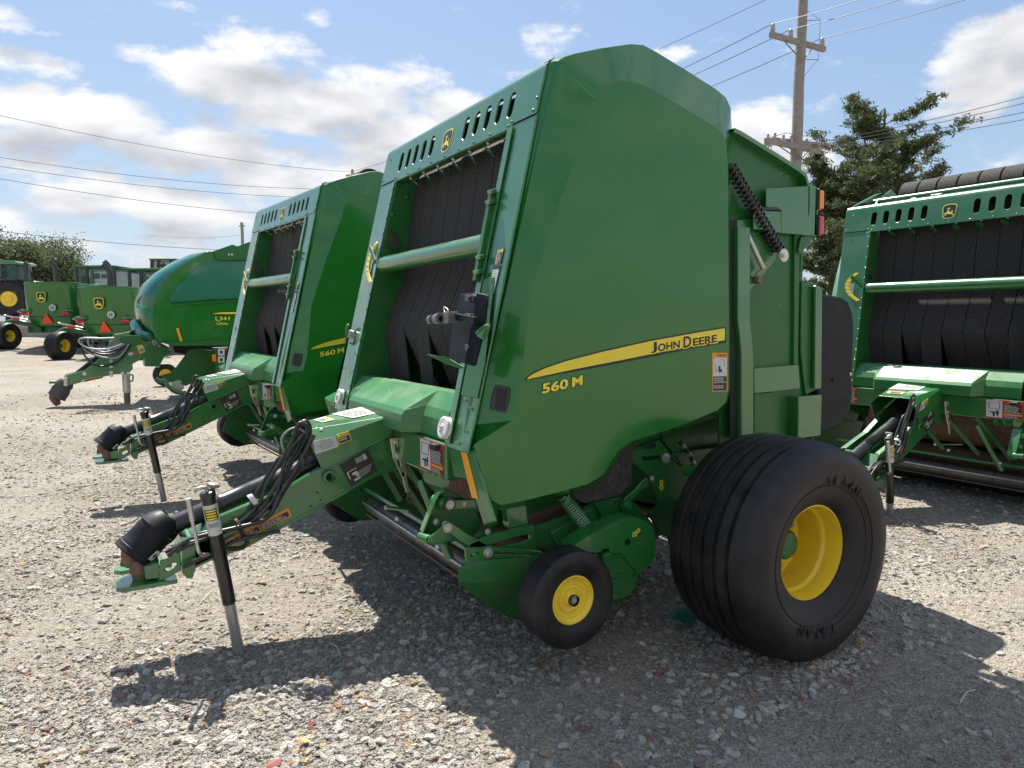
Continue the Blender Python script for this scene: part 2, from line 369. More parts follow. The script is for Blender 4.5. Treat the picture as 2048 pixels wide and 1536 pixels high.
def text(name, s, p0, p1, ptop, m, parent, thick=.0008, off=0, fontoff=0, shear=0):
    """text fitted between baseline start p0, baseline end p1 and cap height at ptop"""
    c = bpy.data.curves.new('f', 'FONT'); c.body = s; c.size = 1; c.offset = off; c.extrude = .0; c.resolution_u = 3; c.shear = shear
    o = bpy.data.objects.new('f', c); COL.objects.link(o)
    dg = bpy.context.evaluated_depsgraph_get(); dg.update(); me = bpy.data.meshes.new_from_object(o.evaluated_get(dg)); bpy.data.objects.remove(o); bpy.data.curves.remove(c)
    n = len(me.vertices)
    if n == 0: return None
    co = np.empty(n*3, 'f'); me.vertices.foreach_get('co', co); co = co.reshape(-1, 3); lo = co.min(0); hi = co.max(0)
    p0 = Vector(p0); U = Vector(p1)-p0; Vv = Vector(ptop)-p0; Nn = U.cross(Vv).normalized()
    if Nn.dot(Vector(CAMP)-p0) < 0 and parent is None: pass
    out = []
    for x, y, z in co:
        a = (x-lo[0])/(hi[0]-lo[0]); b = (y-lo[1]-off*0)/(hi[1]-lo[1]); out.append(p0+U*a+Vv*b+Nn*fontoff)
    fs = [tuple(p.vertices) for p in me.polygons]; bpy.data.meshes.remove(me)
    return mesh(name, out, fs, m, parent, normals=False)
def thing(name, label, cat, loc, group=None):
    global ORG
    o = bpy.data.objects.new(name, None); COL.objects.link(o); o.location = loc; ORG = Vector(loc); o['label'] = label; o['category'] = cat
    if group: o['group'] = group
    o.empty_display_size = .2
    return o
def tag(o, label, cat, group=None):
    o['label'] = label; o['category'] = cat
    if group: o['group'] = group
    return o
def rebase(o, loc):
    loc = Vector(loc); o.data.transform(Matrix.Translation(-loc)); o.location = loc; return o
def circle_px(u, v, ru, rv, n=14): return [(u+ru*math.cos(2*math.pi*i/n), v+rv*math.sin(2*math.pi*i/n)) for i in range(n)]
def slot2(cx_, cz_, w, h, n=5):
    """rounded vertical slot outline in (a, b) coordinates"""
    out = []; r = w/2
    for i in range(n+1): a = math.pi*i/n; out.append((cx_+r*math.cos(a), cz_+h/2-r+r*math.sin(a)))
    for i in range(n+1): a = math.pi+math.pi*i/n; out.append((cx_+r*math.cos(a), cz_-h/2+r+r*math.sin(a)))
    return out
# ------------------------------------------------------------------ round baler
BO = Vector((2.0, 3.77, 0))
MY = lambda y: 7.54-y
DEER = [(788,262),(805,270),(803,285),(795,300),(785,312),(752,326),(746,338),(765,354),(785,364),(789,357),(770,340),(800,332),(820,343),(850,340),(878,347),(912,370),(919,360),(896,340),(889,318),(889,300),(881,282),(873,286),(876,300),(868,309),(840,307),(826,302),(821,285),(826,270),(842,264),(848,244),(838,257),(831,258),(834,235),(824,254),(816,256),(808,238),(808,256),(795,254)]
def emblem(name, cen, U, V, w, h, parent, rim=YDEC, fill=NAVY, flip=False):
    """leaping deer in a rounded shield; U right, V up, unit vectors"""
    cen = Vector(cen); U = Vector(U); V = Vector(V); n = U.cross(V).normalized()
    if n.dot(CAMPV-cen) < 0: n = -n
    sh = [(-.5, .30), (-.44, .43), (-.28, .49), (0, .5), (.28, .49), (.44, .43), (.5, .30), (.47, -.05), (.40, -.36), (.28, -.46), (0, -.5), (-.28, -.46), (-.40, -.36), (-.47, -.05)]
    def P(a, b, k): return cen+U*a*w+V*b*h+n*k
    o = plate(name, [P(a, b, .0002) for a, b in sh], n*.0012, rim, parent, bevel=0)
    plate('field', [P(a*.88, b*.88, .0016) for a, b in sh], n*.0006, fill, o, bevel=0)
    q = [((x-832)/250*(-1 if flip else 1), (300-y)/215) for x, y in DEER]
    plate('deer', [P(a, b, .0024) for a, b in q], n*.0006, rim, o, bevel=0); return o
CAMPV = Vector(CAMP)

def tyre_profile(Rr, w, grooves, k=.47):
    h = w/2; pr = [(-h*.60, Rr*k), (-h*.72, Rr*(k+.02)), (-h*.83, Rr*(k+.085)), (-h*.905, Rr*.615), (-h*.92, Rr*.618), (-h*.925, Rr*.628), (-h*.915, Rr*.632), (-h*.95, Rr*.67), (-h*.965, Rr*.672), (-h*.97, Rr*.68), (-h, Rr*.76), (-h*.985, Rr*.84), (-h*.93, Rr*.91), (-h*.86, Rr*.945), (-h*.78, Rr*.962)]
    n = grooves; x0 = -h*.78; x1 = h*.78; gw = h*.055; gd = .018
    for i in range(n):
        c = x0+(x1-x0)*(i+1)/(n+1); top = lambda x: Rr*(1-.042*(x/h)**2-.010*(x/h)**4)
        pr += [(c-gw, top(c)), (c-gw*.55, top(c)-gd), (c+gw*.55, top(c)-gd), (c+gw, top(c))]
        if i < n-1:
            c2 = x0+(x1-x0)*(i+1.5)/(n+1); pr.append((c2, top(c2)))
    pr += [(-a, b) for a, b in pr[:15][::-1]]
    return pr
def wheel(name, c, axis, Rr, w, grooves, parent, small=False, hubm=None, lbl=None):
    """axis points outward; tyre, rim, hub as sub-parts of one wheel"""
    c = Vector(c); ax = Vector(axis).normalized()
    k_r = .47 if small else .415; pr = [(-a, b) for a, b in tyre_profile(Rr, w, grooves, k_r)]
    t = lathe(name, pr[::-1], c, ax, RUB, parent, 96 if not small else 64, smooth=28, caps=False)
    if lbl: t['label'] = lbl
    h = w/2; rr = Rr*(k_r+.004)
    if small:
        rp = [(h*.66, rr*1.03), (h*.72, rr*1.03), (h*.74, rr*.98), (h*.60, rr*.92), (h*.52, rr*.84), (h*.44, rr*.82), (h*.40, rr*.62), (h*.52, rr*.58), (h*.54, rr*.50), (h*.46, rr*.34), (h*.62, rr*.28), (h*.66, rr*.24), (h*.66, rr*.05)]
        lathe('rim', rp, c, ax, YEL, t, 56, smooth=25, caps=False)
        lathe('hub', [(h*.60, rr*.24), (h*.86, rr*.24), (h*.88, rr*.19), (h*.70, rr*.18)], c, ax, BPNT, t, 24, caps=False)
        bolt(c+ax*h*.72, ax, rr*.15, GALV, t, 'hub_bolt')
    else:
        rp = [(h*.64, rr*1.05), (h*.69, rr*1.05), (h*.70, rr*1.0), (h*.60, rr*.965), (h*.40, rr*.95), (h*.34, rr*.90), (h*.10, rr*.885), (h*.02, rr*.90), (-h*.16, rr*.90), (-h*.16, rr*.86), (-h*.10, rr*.80), (-h*.12, rr*.62), (-h*.12, rr*.05)]
        lathe('rim', rp, c, ax, YEL, t, 72, smooth=25, caps=False)
        lathe('hub', [(-h*.14, rr*.50), (-h*.08, rr*.48), (h*.04, rr*.35), (h*.18, rr*.33), (h*.20, rr*.30), (h*.23, rr*.28), (h*.25, rr*.12), (h*.25, .001)], c, ax, GREENF, t, 32)
        u, w2, d = frame_of(ax)
        for i in range(8):
            a = 2*math.pi*(i+.5)/8; bolt(c-ax*h*.115+(u*math.cos(a)+w2*math.sin(a))*rr*.66, ax, .016, GALV, t, 'wheel_bolt')
    return t

def make_baler(label, group):
    global ORG
    B = thing('round_baler', label, 'baler', BO, group)
    G = GREEN
    # ---------------- chassis plates under and behind the shells (near side drawn from the photo, far side mirrored)
    spl('chassis_side', [(930,880),(1100,820),(1470,760),(1512,800),(1545,880),(1440,985),(1400,1060),(1345,1100),(1320,1010),(1180,985),(1060,1030),(985,1060),(950,1000)], 2.985, .02, GREENF, B)
    plate('chassis_side', [(x, MY(2.985), z) for x, z in [(1.45,.8),(1.45,1.2),(2.9,1.3),(3.2,1.2),(3.2,.6),(2.7,.45),(2.0,.6)]], (0, -.02, 0), GREENF, B)
    mesh('chamber_wall', *box_geo((2.35, 3.02, 1.75), (.95, .02, 1.75)), GREENF, B); mesh('chamber_wall', *box_geo((2.35, 4.52, 1.75), (.95, .02, 1.75)), GREENF, B)
    mesh('chamber_shade_sheets', *join_geo([box_geo((2.55, 3.77, 1.5), (.02, 1.48, 2.1)), box_geo((2.2, 3.77, .62), (.7, 1.48, .02)), box_geo((2.12, 3.77, .48), (.02, 1.7, .9))]), DARK, B)  # added sheets that hide daylight, shade put into their colour
    # top cover sheet
    pr = [(1.84, 2.752), (1.856, 2.775), (1.885, 2.788), (1.93, 2.79), (1.95, 2.775)]
    vs = [(x, y, z) for y in (2.80, 4.78) for x, z in pr]+[(x, y, z-.012) for y in (2.80, 4.78) for x, z in pr]; k = len(pr)
    fs = [(i, i+1, k+i+1, k+i) for i in range(k-1)]+[(2*k+i, 3*k+i, 3*k+i+1, 2*k+i+1) for i in range(k-1)]+[(0, k, 3*k, 2*k), (k-1, 3*k-1, 4*k-1, 2*k-1)]
    mesh('top_sheet', vs, fs, G, B, smooth=50)
    cyl('top_roller', (2.12, 2.9, 2.74), (2.12, 4.65, 2.74), .05, BPNT, B, 20)
    # belts carried over the rear top roller
    for i in range(8):
        y0 = 3.02+i*.187; lathe('top_belt', [(0, .11), (0, .142), (.006, .148), (.172, .148), (.178, .142), (.178, .11)], (2.42, y0, 2.857), (0, 1, 0), BELT, B, 32)
    cyl('cross_tube', (2.20, 2.84, 2.833), (2.20, 4.72, 2.833), .032, G, B, 20)
    plate('roller_bracket', [(2.10, 4.66, 2.78), (2.20, 4.66, 2.86), (2.42, 4.66, 2.96), (2.60, 4.66, 2.85), (2.5, 4.66, 2.55)], (0, .012, 0), G, B)
    # ---------------- front face
    slots = []
    for y in [3.06+i*.121 for i in range(5)]+[4.478-i*.121 for i in range(5)]:
        slots.append([F(a, b) for a, b in slot2(y, 2.642, .054, .126)])
    top = plate('slotted_top_panel', [F(2.795, 2.535), F(2.795, 2.752), F(4.785, 2.752), F(4.785, 2.535), F(4.52, 2.535), F(4.50, 2.517), F(3.02, 2.517), F(3.0, 2.535)], (.012, 0, .003), G, B, slots, .004, 2)
    plate('panel_lip', [F(3.02, 2.517, .012), F(4.50, 2.517, .012), F(4.50, 2.517, .07), F(3.02, 2.517, .07)], (0, 0, .01), G, B)
    mesh('slot_shade_strip', [F(2.85, 2.57, .09), F(4.75, 2.57, .09), F(4.75, 2.735, .09), F(2.85, 2.735, .09)], [(0, 1, 2, 3)], DARK, B)  # added near-black strip that makes the slots look shaded
    emblem('emblem', F(3.768, 2.624, -.001), (0, -1, 0), Vector((.255, 0, .967)), .125, .135, B, flip=False)
    pn = [F(3.030, 2.530), F(2.978, 1.75), F(2.955, 1.03), F(2.735, 1.03), F(2.757, 1.75), F(2.792, 2.530)]
    pf = [F(4.490, 2.530), F(4.478, 1.75), F(4.432, 1.19), F(4.425, 1.03), F(4.690, 1.03), F(4.740, 1.80), F(4.785, 2.530)]
    postn = plate('front_post', [p+Vector((.004, 0, 0)) for p in pn], (.012, 0, .003), G, B, (), .003, 2)
    postf = plate('front_post', [p+Vector((.004, 0, 0)) for p in pf], (.012, 0, .003), G, B, (), .003, 2)
    # seams beside the inner flanges
    for p, q in ((F(3.003, 2.52, -.001), F(2.93, 1.05, -.001)),): bar('flange', p+Vector((-.004, 0, 0)), q+Vector((-.004, 0, 0)), .05, .006, G, B, up=(1, 0, 0))
    bar('flange', F(4.515, 2.52, -.004), F(4.452, 1.05, -.004), .045, .006, G, B, up=(1, 0, 0))
    plate('post_return', [F(3.030, 2.517, .01), F(2.955, 1.03, .01), Vector((2.0, 2.955, 1.03)), Vector((2.3, 3.03, 2.517))], (0, -.012, 0), GREENF, B)
    plate('post_return', [F(4.490, 2.517, .01), F(4.425, 1.03, .01), Vector((2.0, 4.425, 1.03)), Vector((2.3, 4.49, 2.517))], (0, .012, 0), GREENF, B, holes=())
    plate('post_side', [F(4.785, 2.75, .01), F(4.69, 1.03, .01), Vector((1.75, 4.69, .95)), Vector((2.2, 4.785, 2.75))], (0, .01, 0), G, B)
    # rivet rows
    rv = []
    for i in range(15):
        z = 2.47-i*.098; rv.append(F(3.018-.05*(2.5-z)/.75, z, -.006)); rv.append(F(4.497-.03*(2.5-z)/.75, z, -.008))
    for i in range(9): rv.append(F(3.04+i*.18, 2.534, -.004))
    for (y, z) in ((2.825, 2.555), (2.815, 2.61), (4.75, 2.56), (4.52, 2.548), (3.01, 2.548), (2.79, 1.22), (2.86, 1.25), (2.79, 1.12), (2.84, 1.06), (4.66, 1.3), (4.50, 1.28), (4.62, 1.5), (4.5, 1.4), (4.70, 2.70)): rv.append(F(y, z, -.004))
    rivets('rivets', rv, (-.967, 0, .255), .0085, G, B)
    rv = []
    for i in range(7):
        y = 3.1+i*.205; rv.append((fx(2.505)+.045, y, 2.512))
    rivets('zinc_bolts', rv, (-.3, 0, -1), .014, GALV, B)
    for i in range(7):
        y = 3.14+i*.195; lathe('belt_guide', [(0, .015), (.005, .034), (.010, .034), (.012, .015)], (fx(2.5)+.075, y, 2.485), (-.4, .2, -.5), G, B, 16)
    rv = [Vector((x, 4.480, z)) for x, z in ((1.75, 2.3), (1.77, 2.12), (1.70, 1.86), (1.62, 1.66), (1.58, 1.50), (1.52, 1.37), (1.95, 2.3), (1.85, 2.42), (1.92, 2.05), (1.70, 1.6), (1.8, 1.45))]
    rivets('wall_bolts', rv, (0, -1, 0), .014, GREENF, B)
    # ---------------- belts
    prof = [(2.06, 2.68), (1.915, 2.53), (1.86, 2.20), (1.812, 1.90), (1.80, 1.87), (1.678, 1.59), (1.668, 1.56)]
    for i in range(8):
        y0 = 3.035+i*.181; yc_ = y0+.087
        low = [(1.666, 1.53), (1.70, 1.20), (1.73, .98)] if i in (0, 4, 6, 7) else [(1.672, 1.53), (1.79, 1.26), (1.95, .92)]
        pr2 = [p.copy() for p in [Vector((x, yc_, z)) for x, z in prof+low]]
        w = .0865; vs = []; fs = []
        for q, p in enumerate(pr2):
            sk = 0.0
            jit = 0
            for dy, dx in ((-w, 0), (w, 0), (w, .009), (-w, .009)): vs.append((p.x+dx+jit, p.y+dy+sk, p.z))
        for q in range(len(pr2)-1):
            for c_ in range(4): d_ = (c_+1) % 4; fs.append((q*4+c_, q*4+d_, q*4+4+d_, q*4+4+c_))
        mesh('belt', vs, fs, BELT, B, smooth=18)
    mesh('lower_belt_roller', *join_geo([(lambda a: (a[0], a[1]))(tube_geo([(2.02, 3.02, 1.02), (2.02, 4.48, 1.02)], .1, 16))]), STEEL, B, smooth=60)  # plain steel roller behind the lower belts
    # ---------------- density bar and its arm
    cyl('density_bar', (1.675, 2.98, 1.972), (1.675, 4.45, 1.972), .052, G, B, 32)
    lathe('bar_collar', [(0, .088), (.012, .088), (.014, .07), (.04, .07), (.045, .052)], (1.715, 4.475, 1.965), (0, -1, 0), GREENF, B, 32)
    plate('gauge_bracket', [(1.69, 4.472, 2.10), (1.76, 4.472, 2.06), (1.80, 4.472, 2.10), (1.75, 4.472, 2.17), (1.70, 4.472, 2.22)], (0, -.012, 0), mat('chipped_paint', (.04, .03, .025), .7, dirt=(.02, .10, .03), dirt_amt=1, dscale=18), B)
    og = [(752,483),(743,497),(736,514),(732.5,533),(733,550),(738,566)]; ig = [(754.5,486),(746.5,499),(740.5,515.5),(737.3,533.5),(738,549),(742,563)]
    oc = catmull([FR(u, v, -.012) for u, v in og], 5); ic = catmull([FR(u, v, -.012) for u, v in ig], 5)
    g = plate('density_gauge', oc+ic[::-1], (.006, 0, 0), YDEC, B, bevel=0)
    n_ = len(oc)
    for i in range(3, n_-2, 3):
        a_, b_ = oc[i], ic[i]; t_ = (oc[i+1]-oc[i-1]).normalized()*.0022; e_ = Vector((-.001, 0, 0))
        mesh('gauge_mark', [a_-t_+e_, b_-t_+e_, b_+t_+e_, a_+t_+e_], [(0, 1, 2, 3)], BDEC if i < n_-6 else RDEC, g, normals=False)
    plate('gauge_sticker', [F(4.63, 2.03, -.0005), F(4.575, 2.03, -.0005), F(4.575, 1.93, -.0005), F(4.63, 1.93, -.0005)], (-.001, 0, 0), WDEC, B, bevel=0)
    bar('gauge_pointer', F(4.47, 1.99, -.02), F(4.60, 2.10, -.04), .012, .03, GREENF, B)
    # latch rail on the near inner edge
    pts = [F(3.02, 2.22, -.018), F(2.985, 1.79, -.018)]
    bar('latch_rail', pts[0], pts[1], .035, .02, GREENF, B, up=(1, 0, 0))
    for z, dy in ((2.21, .0), (2.16, .0), (1.90, -.01), (1.83, -.015)): box('latch_clip', F(2.998+dy+(z-2.2)*.06, z, -.03), (.03, .045, .02), G, B, Euler((0, R(-15), 0)))
    # stickers on the near post
    def fq(y0, z0, y1, z1, e=-.0006): return [F(y0, z0, e), F(y1, z0, e), F(y1, z1, e), F(y0, z1, e)]
    decal('sticker', fq(2.862, 1.925, 2.812, 1.862), [(0, 0, 1, .2, YDEC), (.06, .25, .42, .95, WDEC), (.48, .25, .96, .95, BRDEC), (.15, .4, .34, .9, RDEC, 1)]+lines(.52, .32, .92, .9, 5, WDEC), B, base=mat('sticker_grey', (.4, .38, .35), .5))
    decal('sticker', fq(2.868, 1.852, 2.812, 1.725), [(0, 0, 1, .13, BRDEC)]+lines(.1, .2, .95, .95, 9, mat('print_grey', (.25, .25, .25), .5), .35), B)
    decal('sticker', fq(2.868, 1.715, 2.815, 1.67), lines(.15, .15, .85, .85, 3, mat('print_grey', (.25, .25, .25), .5), .4), B)
    decal('sticker', [F(4.63, 1.52, -.001), F(4.60, 1.52, -.001), F(4.60, 1.47, -.001), F(4.63, 1.47, -.001)], [(.1, .1, .9, .3, BRDEC)], B)
    # ---------------- lower apron (bright lip below the belts)
    def apr(y, k):  # section points at lateral y; k = 1 for the raised centre
        xf = 1.325 if k else 1.41
        return [(1.56, y, 1.265), (1.50, y, 1.262), (xf+.02, y, 1.165 if k else 1.185), (xf, y, 1.14 if k else 1.14), (xf-.01, y, 1.055), (1.42, y, 1.03)]
    secs = [(2.99, 0), (3.27, 0), (3.33, 1), (4.02, 1), (4.17, 1), (4.23, 0), (4.43, 0)]
    vs = []; fs = []; k = 6
    for y, kk in secs: vs += apr(y, kk)
    for s_ in range(len(secs)-1):
        for j in range(k-1): fs.append((s_*k+j, s_*k+j+1, (s_+1)*k+j+1, (s_+1)*k+j))
    ap = mesh('apron', vs, fs, GREENA, B); md = ap.modifiers.new('s', 'SOLIDIFY'); md.thickness = .006; md.offset = -1; bv = ap.modifiers.new('b', 'BEVEL'); bv.width = .008; bv.segments = 3; bv.limit_method = 'ANGLE'
    # cross beam with warning stickers
    mesh('cross_beam', *box_geo((1.445, 3.78, .955), (.12, 1.66, .17)), G, B, bevel=.008, seg=2)
    for y0 in (3.12, 4.52):
        decal('danger_sticker', [Vector((1.3838, y0+.12, 1.035)), Vector((1.3838, y0-.15, 1.035)), Vector((1.3838, y0-.15, .885)), Vector((1.3838, y0+.12, .885))] if y0 < 4 else [Vector((1.3838, y0+.08, 1.035)), Vector((1.3838, y0-.14, 1.035)), Vector((1.3838, y0-.14, .885)), Vector((1.3838, y0+.08, .885))],
              [(0, 0, 1, .02, RDEC), (.02, .03, .46, .96, WDEC), (.50, .02, .99, .17, RDEC), (.50, .19, .98, .70, BRDEC), (.50, .71, .98, .80, ODEC), (.50, .82, .98, .98, BRDEC), (.12, .65, .38, .72, BDEC, 1), (.20, .70, .26, .9, BDEC, 1), (.30, .70, .36, .86, BDEC, 1), (.30, .56, .36, .64, BDEC, 1), (.08, .12, .40, .14, BDEC, 1), (.08, .12, .10, .5, BDEC, 1), (.38, .12, .40, .5, BDEC, 1), (.08, .48, .4, .5, BDEC, 1)]+lines(.52, .22, .97, .69, 8, WDEC)+lines(.52, .84, .97, .97, 3, WDEC), B, base=RDEC, texts=(('DANGER', .60, .06, .93, .14, WDEC),))
    box('rubber_stop', F(3.02, 1.02, -.02), (.03, .06, .03), BPL, B)
    # near lower leg with amber reflector
    xpl('corner_leg', [(896,893),(937,898),(946,903),(990,1043),(967,1050),(946,985),(930,958),(908,955)], 1.405, .012, G, B, bevel=.004)
    xpl('amber_reflector', [(922,904),(934,905),(957,998),(944,995)], 1.4035, -.0015, AMBER, B, bevel=0)
    plate('corner_leg', [(1.405, MY(p.y), p.z) for p in [X(u, v, 1.405) for u, v in [(896,893),(937,898),(946,903),(990,1043),(967,1050),(946,985),(930,958),(908,955)]]], (.012, 0, 0), G, B, bevel=.004)
    # ---------------- tongue
    near = [(392,1086),(428,1038),(500,1008),(560,985),(641,936),(770,868),(792,846),(812,860),(820,905),(818,930),(794,938),(747,955),(672,997),(497,1093),(419,1122),(389,1137)]
    tg = spl('tongue', near, 3.60, .012, G, B, holes=[circle_px(658, 954, 6, 7)], bevel=.004)
    fp = [Y(u, v, 3.60) for u, v in near]
    plate('side_web', [(p.x, 3.93, p.z) for p in fp], (0, .012, 0), G, tg, bevel=.004)
    lower = [fp[i] for i in (15, 14, 13, 12, 11, 10)]
    vs = []; fs = []
    for p in lower: vs += [(p.x, 3.595, p.z), (p.x, 3.947, p.z), (p.x, 3.947, p.z+.012), (p.x, 3.595, p.z+.012)]
    for i in range(len(lower)-1):
        for c_ in range(4): d_ = (c_+1) % 4; fs.append((i*4+c_, i*4+d_, i*4+4+d_, i*4+4+c_))
    mesh('bottom_flange', vs, fs, G, tg)
    # top flange inside edge
    up = [fp[i] for i in (1, 2, 3, 4)]
    vs = []; fs = []
    for p in up: vs += [(p.x, 3.598, p.z), (p.x, 3.64, p.z), (p.x, 3.64, p.z-.008), (p.x, 3.598, p.z-.008)]
    for i in range(len(up)-1):
        for c_ in range(4): d_ = (c_+1) % 4; fs.append((i*4+c_, i*4+d_, i*4+4+d_, i*4+4+c_))
    mesh('top_flange', vs, fs, G, tg); vs2 = [(x, 7.54-y, z) for x, y, z in vs]; mesh('top_flange', vs2, fs, G, tg)
    p = Y(658, 953, 3.6); lathe('pivot_tube', [(-.002, .036), (.03, .036), (.034, .032), (.034, .026), (-.002, .026)], p+Vector((0, .002, 0)), (0, -1, 0), G, tg, 28, caps=False)
    cyl('pivot_bore', p+Vector((0, .01, 0)), p+Vector((0, .004, 0)), .027, DARK, tg, 20)
    rivets('tongue_bolts', [Y(635, 985, 3.6), Y(641, 1000, 3.6), Y(622, 1012, 3.6)], (0, -1, 0), .006, BDEC, tg)
    # box cover over the driveline: near side, chamfer, top, far side
    a = [Y(621, 888, 3.575), Y(782, 833, 3.575), Y(792, 849, 3.575), Y(783, 868, 3.575), Y(643, 937, 3.575)]
    ch0 = Y(622, 858, 3.64); ch1 = Y(782, 831, 3.58)
    ft = Vector((ch0.x, 3.90, ch0.z)); bt = Vector((ch1.x+.02, 3.96, ch1.z+.02))
    vs = a+[ch0, ch1, ft, bt, Vector((a[0].x, 3.97, a[0].z)), Vector((a[4].x, 3.97, a[4].z)), Vector((a[3].x, 3.97, a[3].z)), Vector((a[1].x, 3.97, a[1].z))]
    fs = [(0, 1, 2, 3, 4), (5, 6, 1, 0), (7, 8, 6, 5), (9, 12, 8, 7), (10, 11, 12, 9)]
    cov = mesh('driveline_cover', vs, fs, G, B); md = cov.modifiers.new('s', 'SOLIDIFY'); md.thickness = .006; md.offset = -1; bv = cov.modifiers.new('b', 'BEVEL'); bv.width = .005; bv.segments = 2; bv.limit_method = 'ANGLE'
    plate('cover_lip', [a[4]+Vector((0, -.004, 0)), a[3]+Vector((0, -.004, 0)), a[3]+Vector((0, -.004, -.012)), a[4]+Vector((0, -.004, -.012))], (0, .006, 0), G, cov)
    bolt(Y(784, 835, 3.57), (0, -1, 0), .018, ZINC, cov); bolt(Y(793, 842, 3.58), (0, -1, 0), .012, ZINC, cov)
    # stickers on the cover and tongue
    def yq(px, y): return [Y(u, v, y) for u, v in px]
    decal('sticker', yq([(625,883),(671,872),(677,893),(631,909)], 3.572), lines(.28, .1, .95, .9, 5, mat('print_grey', (.25, .25, .25), .5), .5)+[(.08, .7, .12, .75, BDEC, 1), (.14, .5, .3, .53, BDEC, 1), (.05, .35, .1, .38, BDEC, 1)], cov)
    decal('caution_sticker', yq([(673,869),(697,862),(703,880),(678,889)], 3.572), [(.05, .35, .95, .95, BRDEC)]+lines(.12, .45, .88, .8, 2, WDEC, .5), cov, base=YDEC, texts=(('CAUTION', .22, .07, .95, .27, BDEC),))
    decal('driveline_sticker', yq([(679,930),(736,899),(755,941),(701,973)], 3.598), [(.50+.045*i, .08, .52+.045*i, .30, WDEC, 1) for i in range(5)]+[(.74, .07, .86, .32, mat('print_pale', (.45, .45, .45), .5), 1), (.08, .42, .12, .72, WDEC, 1), (.12, .42, .42, .45, WDEC, 1), (.22, .55, .40, .65, WDEC, 1), (.3, .65, .42, .78, mat('print_pale', (.45, .45, .45), .5), 1), (.20, .82, .42, .90, WDEC, 1)]+[(.44, .60+.06*i, .92-.04*i, .615+.06*i, WDEC, 1) for i in range(5)], tg, base=BRDEC)
    decal('warning_sticker', yq([(449,1081),(577,1015),(583,1032),(456,1096)], 3.5985), [(.04, .12, .13, .88, WDEC), (.15, .12, .97, .30, ODEC), (.15, .30, .50, .88, BRDEC), (.52, .30, .97, .88, BRDEC), (.07, .3, .10, .7, BDEC, 1)]+lines(.17, .38, .49, .85, 3, WDEC)+lines(.54, .38, .95, .85, 3, WDEC), tg, base=ODEC, texts=(('WARNING', .36, .10, .60, .28, BDEC),))
    T1 = [Vector((ch0.x*.85+ch1.x*.15, 3.70, 0)), ]
    def on_top(s, y):
        p0 = ch0.lerp(ch1, s); q0 = ft.lerp(bt, s); k_ = (y-p0.y)/(q0.y-p0.y); r_ = p0.lerp(q0, k_); return r_+Vector((0, 0, .0015))
    decal('sticker', [on_top(.45, 3.93), on_top(.85, 3.94), on_top(.95, 3.70), on_top(.58, 3.70)], lines(.06, .08, .95, .92, 7, mat('print_grey', (.25, .25, .25), .5), .62), cov)
    decal('sticker', [on_top(.18, 3.88), on_top(.34, 3.90), on_top(.38, 3.76), on_top(.22, 3.75)], [(.62, .1, .95, .9, ODEC)]+[(.1+.13*i, .2, .16+.13*i, .85, BDEC, 1) for i in range(4)], cov)
    plate('yellow_flag', [Y(642,870,3.66), Y(655,864,3.66), Y(662,874,3.60), Y(646,880,3.60)], (0, .004, 0), YDEC, cov)
    tube('latch_bolt', [Y(632,856,3.66), Y(640,862,3.64), Y(646,866,3.63)], .008, ZINC, cov)
    lathe('latch_knob', [(0, .012), (.02, .014), (.024, .010)], Y(643, 862, 3.64), (-.3, -1, .2), ZINC, cov, 14)
    # hinge column between cover and cross beam
    spl('hinge_plate', [(790,838),(808,846),(838,928),(838,950),(828,950),(816,930),(812,880)], 3.56, .03, G, B, bevel=.004)
    spl('hinge_plate', [(784,833),(792,832),(812,905),(806,925),(796,900)], 3.585, .015, G, B, bevel=.003)
    # galvanised support strap
    st = spl('support_strap', [(780,877),(801,875),(812,936),(817,975),(820,983),(813,986),(806,958),(786,915)], 3.545, .008, ZINC, B, holes=[[(789,888),(794,887),(797,904),(792,906)], [(794,921),(799,920),(802,932),(797,933)], circle_px(807, 949, 4, 4)], bevel=.002)
    bolt(Y(791, 883, 3.545), (0, -1, 0), .016, ZINC, st); bolt(Y(795, 912, 3.545), (0, -1, 0), .016, ZINC, st)
    # hitch
    H = spl('hitch', [(342,1091),(360,1086),(363,1141),(318,1165),(320,1121),(333,1119),(345,1110)], 3.60, .014, G, B, holes=[[(329,1139),(336,1131),(350,1125),(355,1128),(348,1137),(336,1144)]], bevel=.004)
    spl('hitch_block', [(318,1121),(316,1126),(288,1134),(291,1160),(316,1157),(319,1168)], 3.61, .30, G, H)
    spl('hitch_clamp', [(364,1082),(378,1082),(384,1091),(391,1089),(391,1140),(385,1158),(374,1157),(364,1145)], 3.592, .33, G, H)
    plate('hitch_rear', [Y(391, 1086, 3.6), Y(428, 1040, 3.6), Y(428, 1115, 3.6), Y(389, 1137, 3.6)], (0, .3, 0), G, H)
    def tongue_plate(nm, z, y0_, y1_, t=.02, m=G):
        pts = [(.075, y0_), (.05, y0_+.03), (.05, y1_-.03), (.075, y1_), (.30, y1_), (.30, y0_)]
        return plate(nm, [(x, y, z) for x, y in pts], (0, 0, t), m, H, bevel=.004)
    tongue_plate('clevis_plate', .395, 3.575, 3.76); tongue_plate('clevis_plate', .395, 3.84, 3.95)
    lathe('hitch_bushing', [(0, .034), (.025, .040), (.029, .046), (.055, .046), (.06, .040), (.075, .036), (.085, .03)], (.155, 3.695, .415), (0, 0, 1), RUST, H, 24)
    lathe('yoke', [(0, .030), (.03, .038), (.06, .036), (.08, .030)], (.125, 3.72, .47), (-.2, .1, 1), RUST, B, 18)
    box('yoke_ear', (.095, 3.74, .50), (.03, .03, .07), RUST, B, Euler((0, .3, 0)), bevel=.01, seg=2)
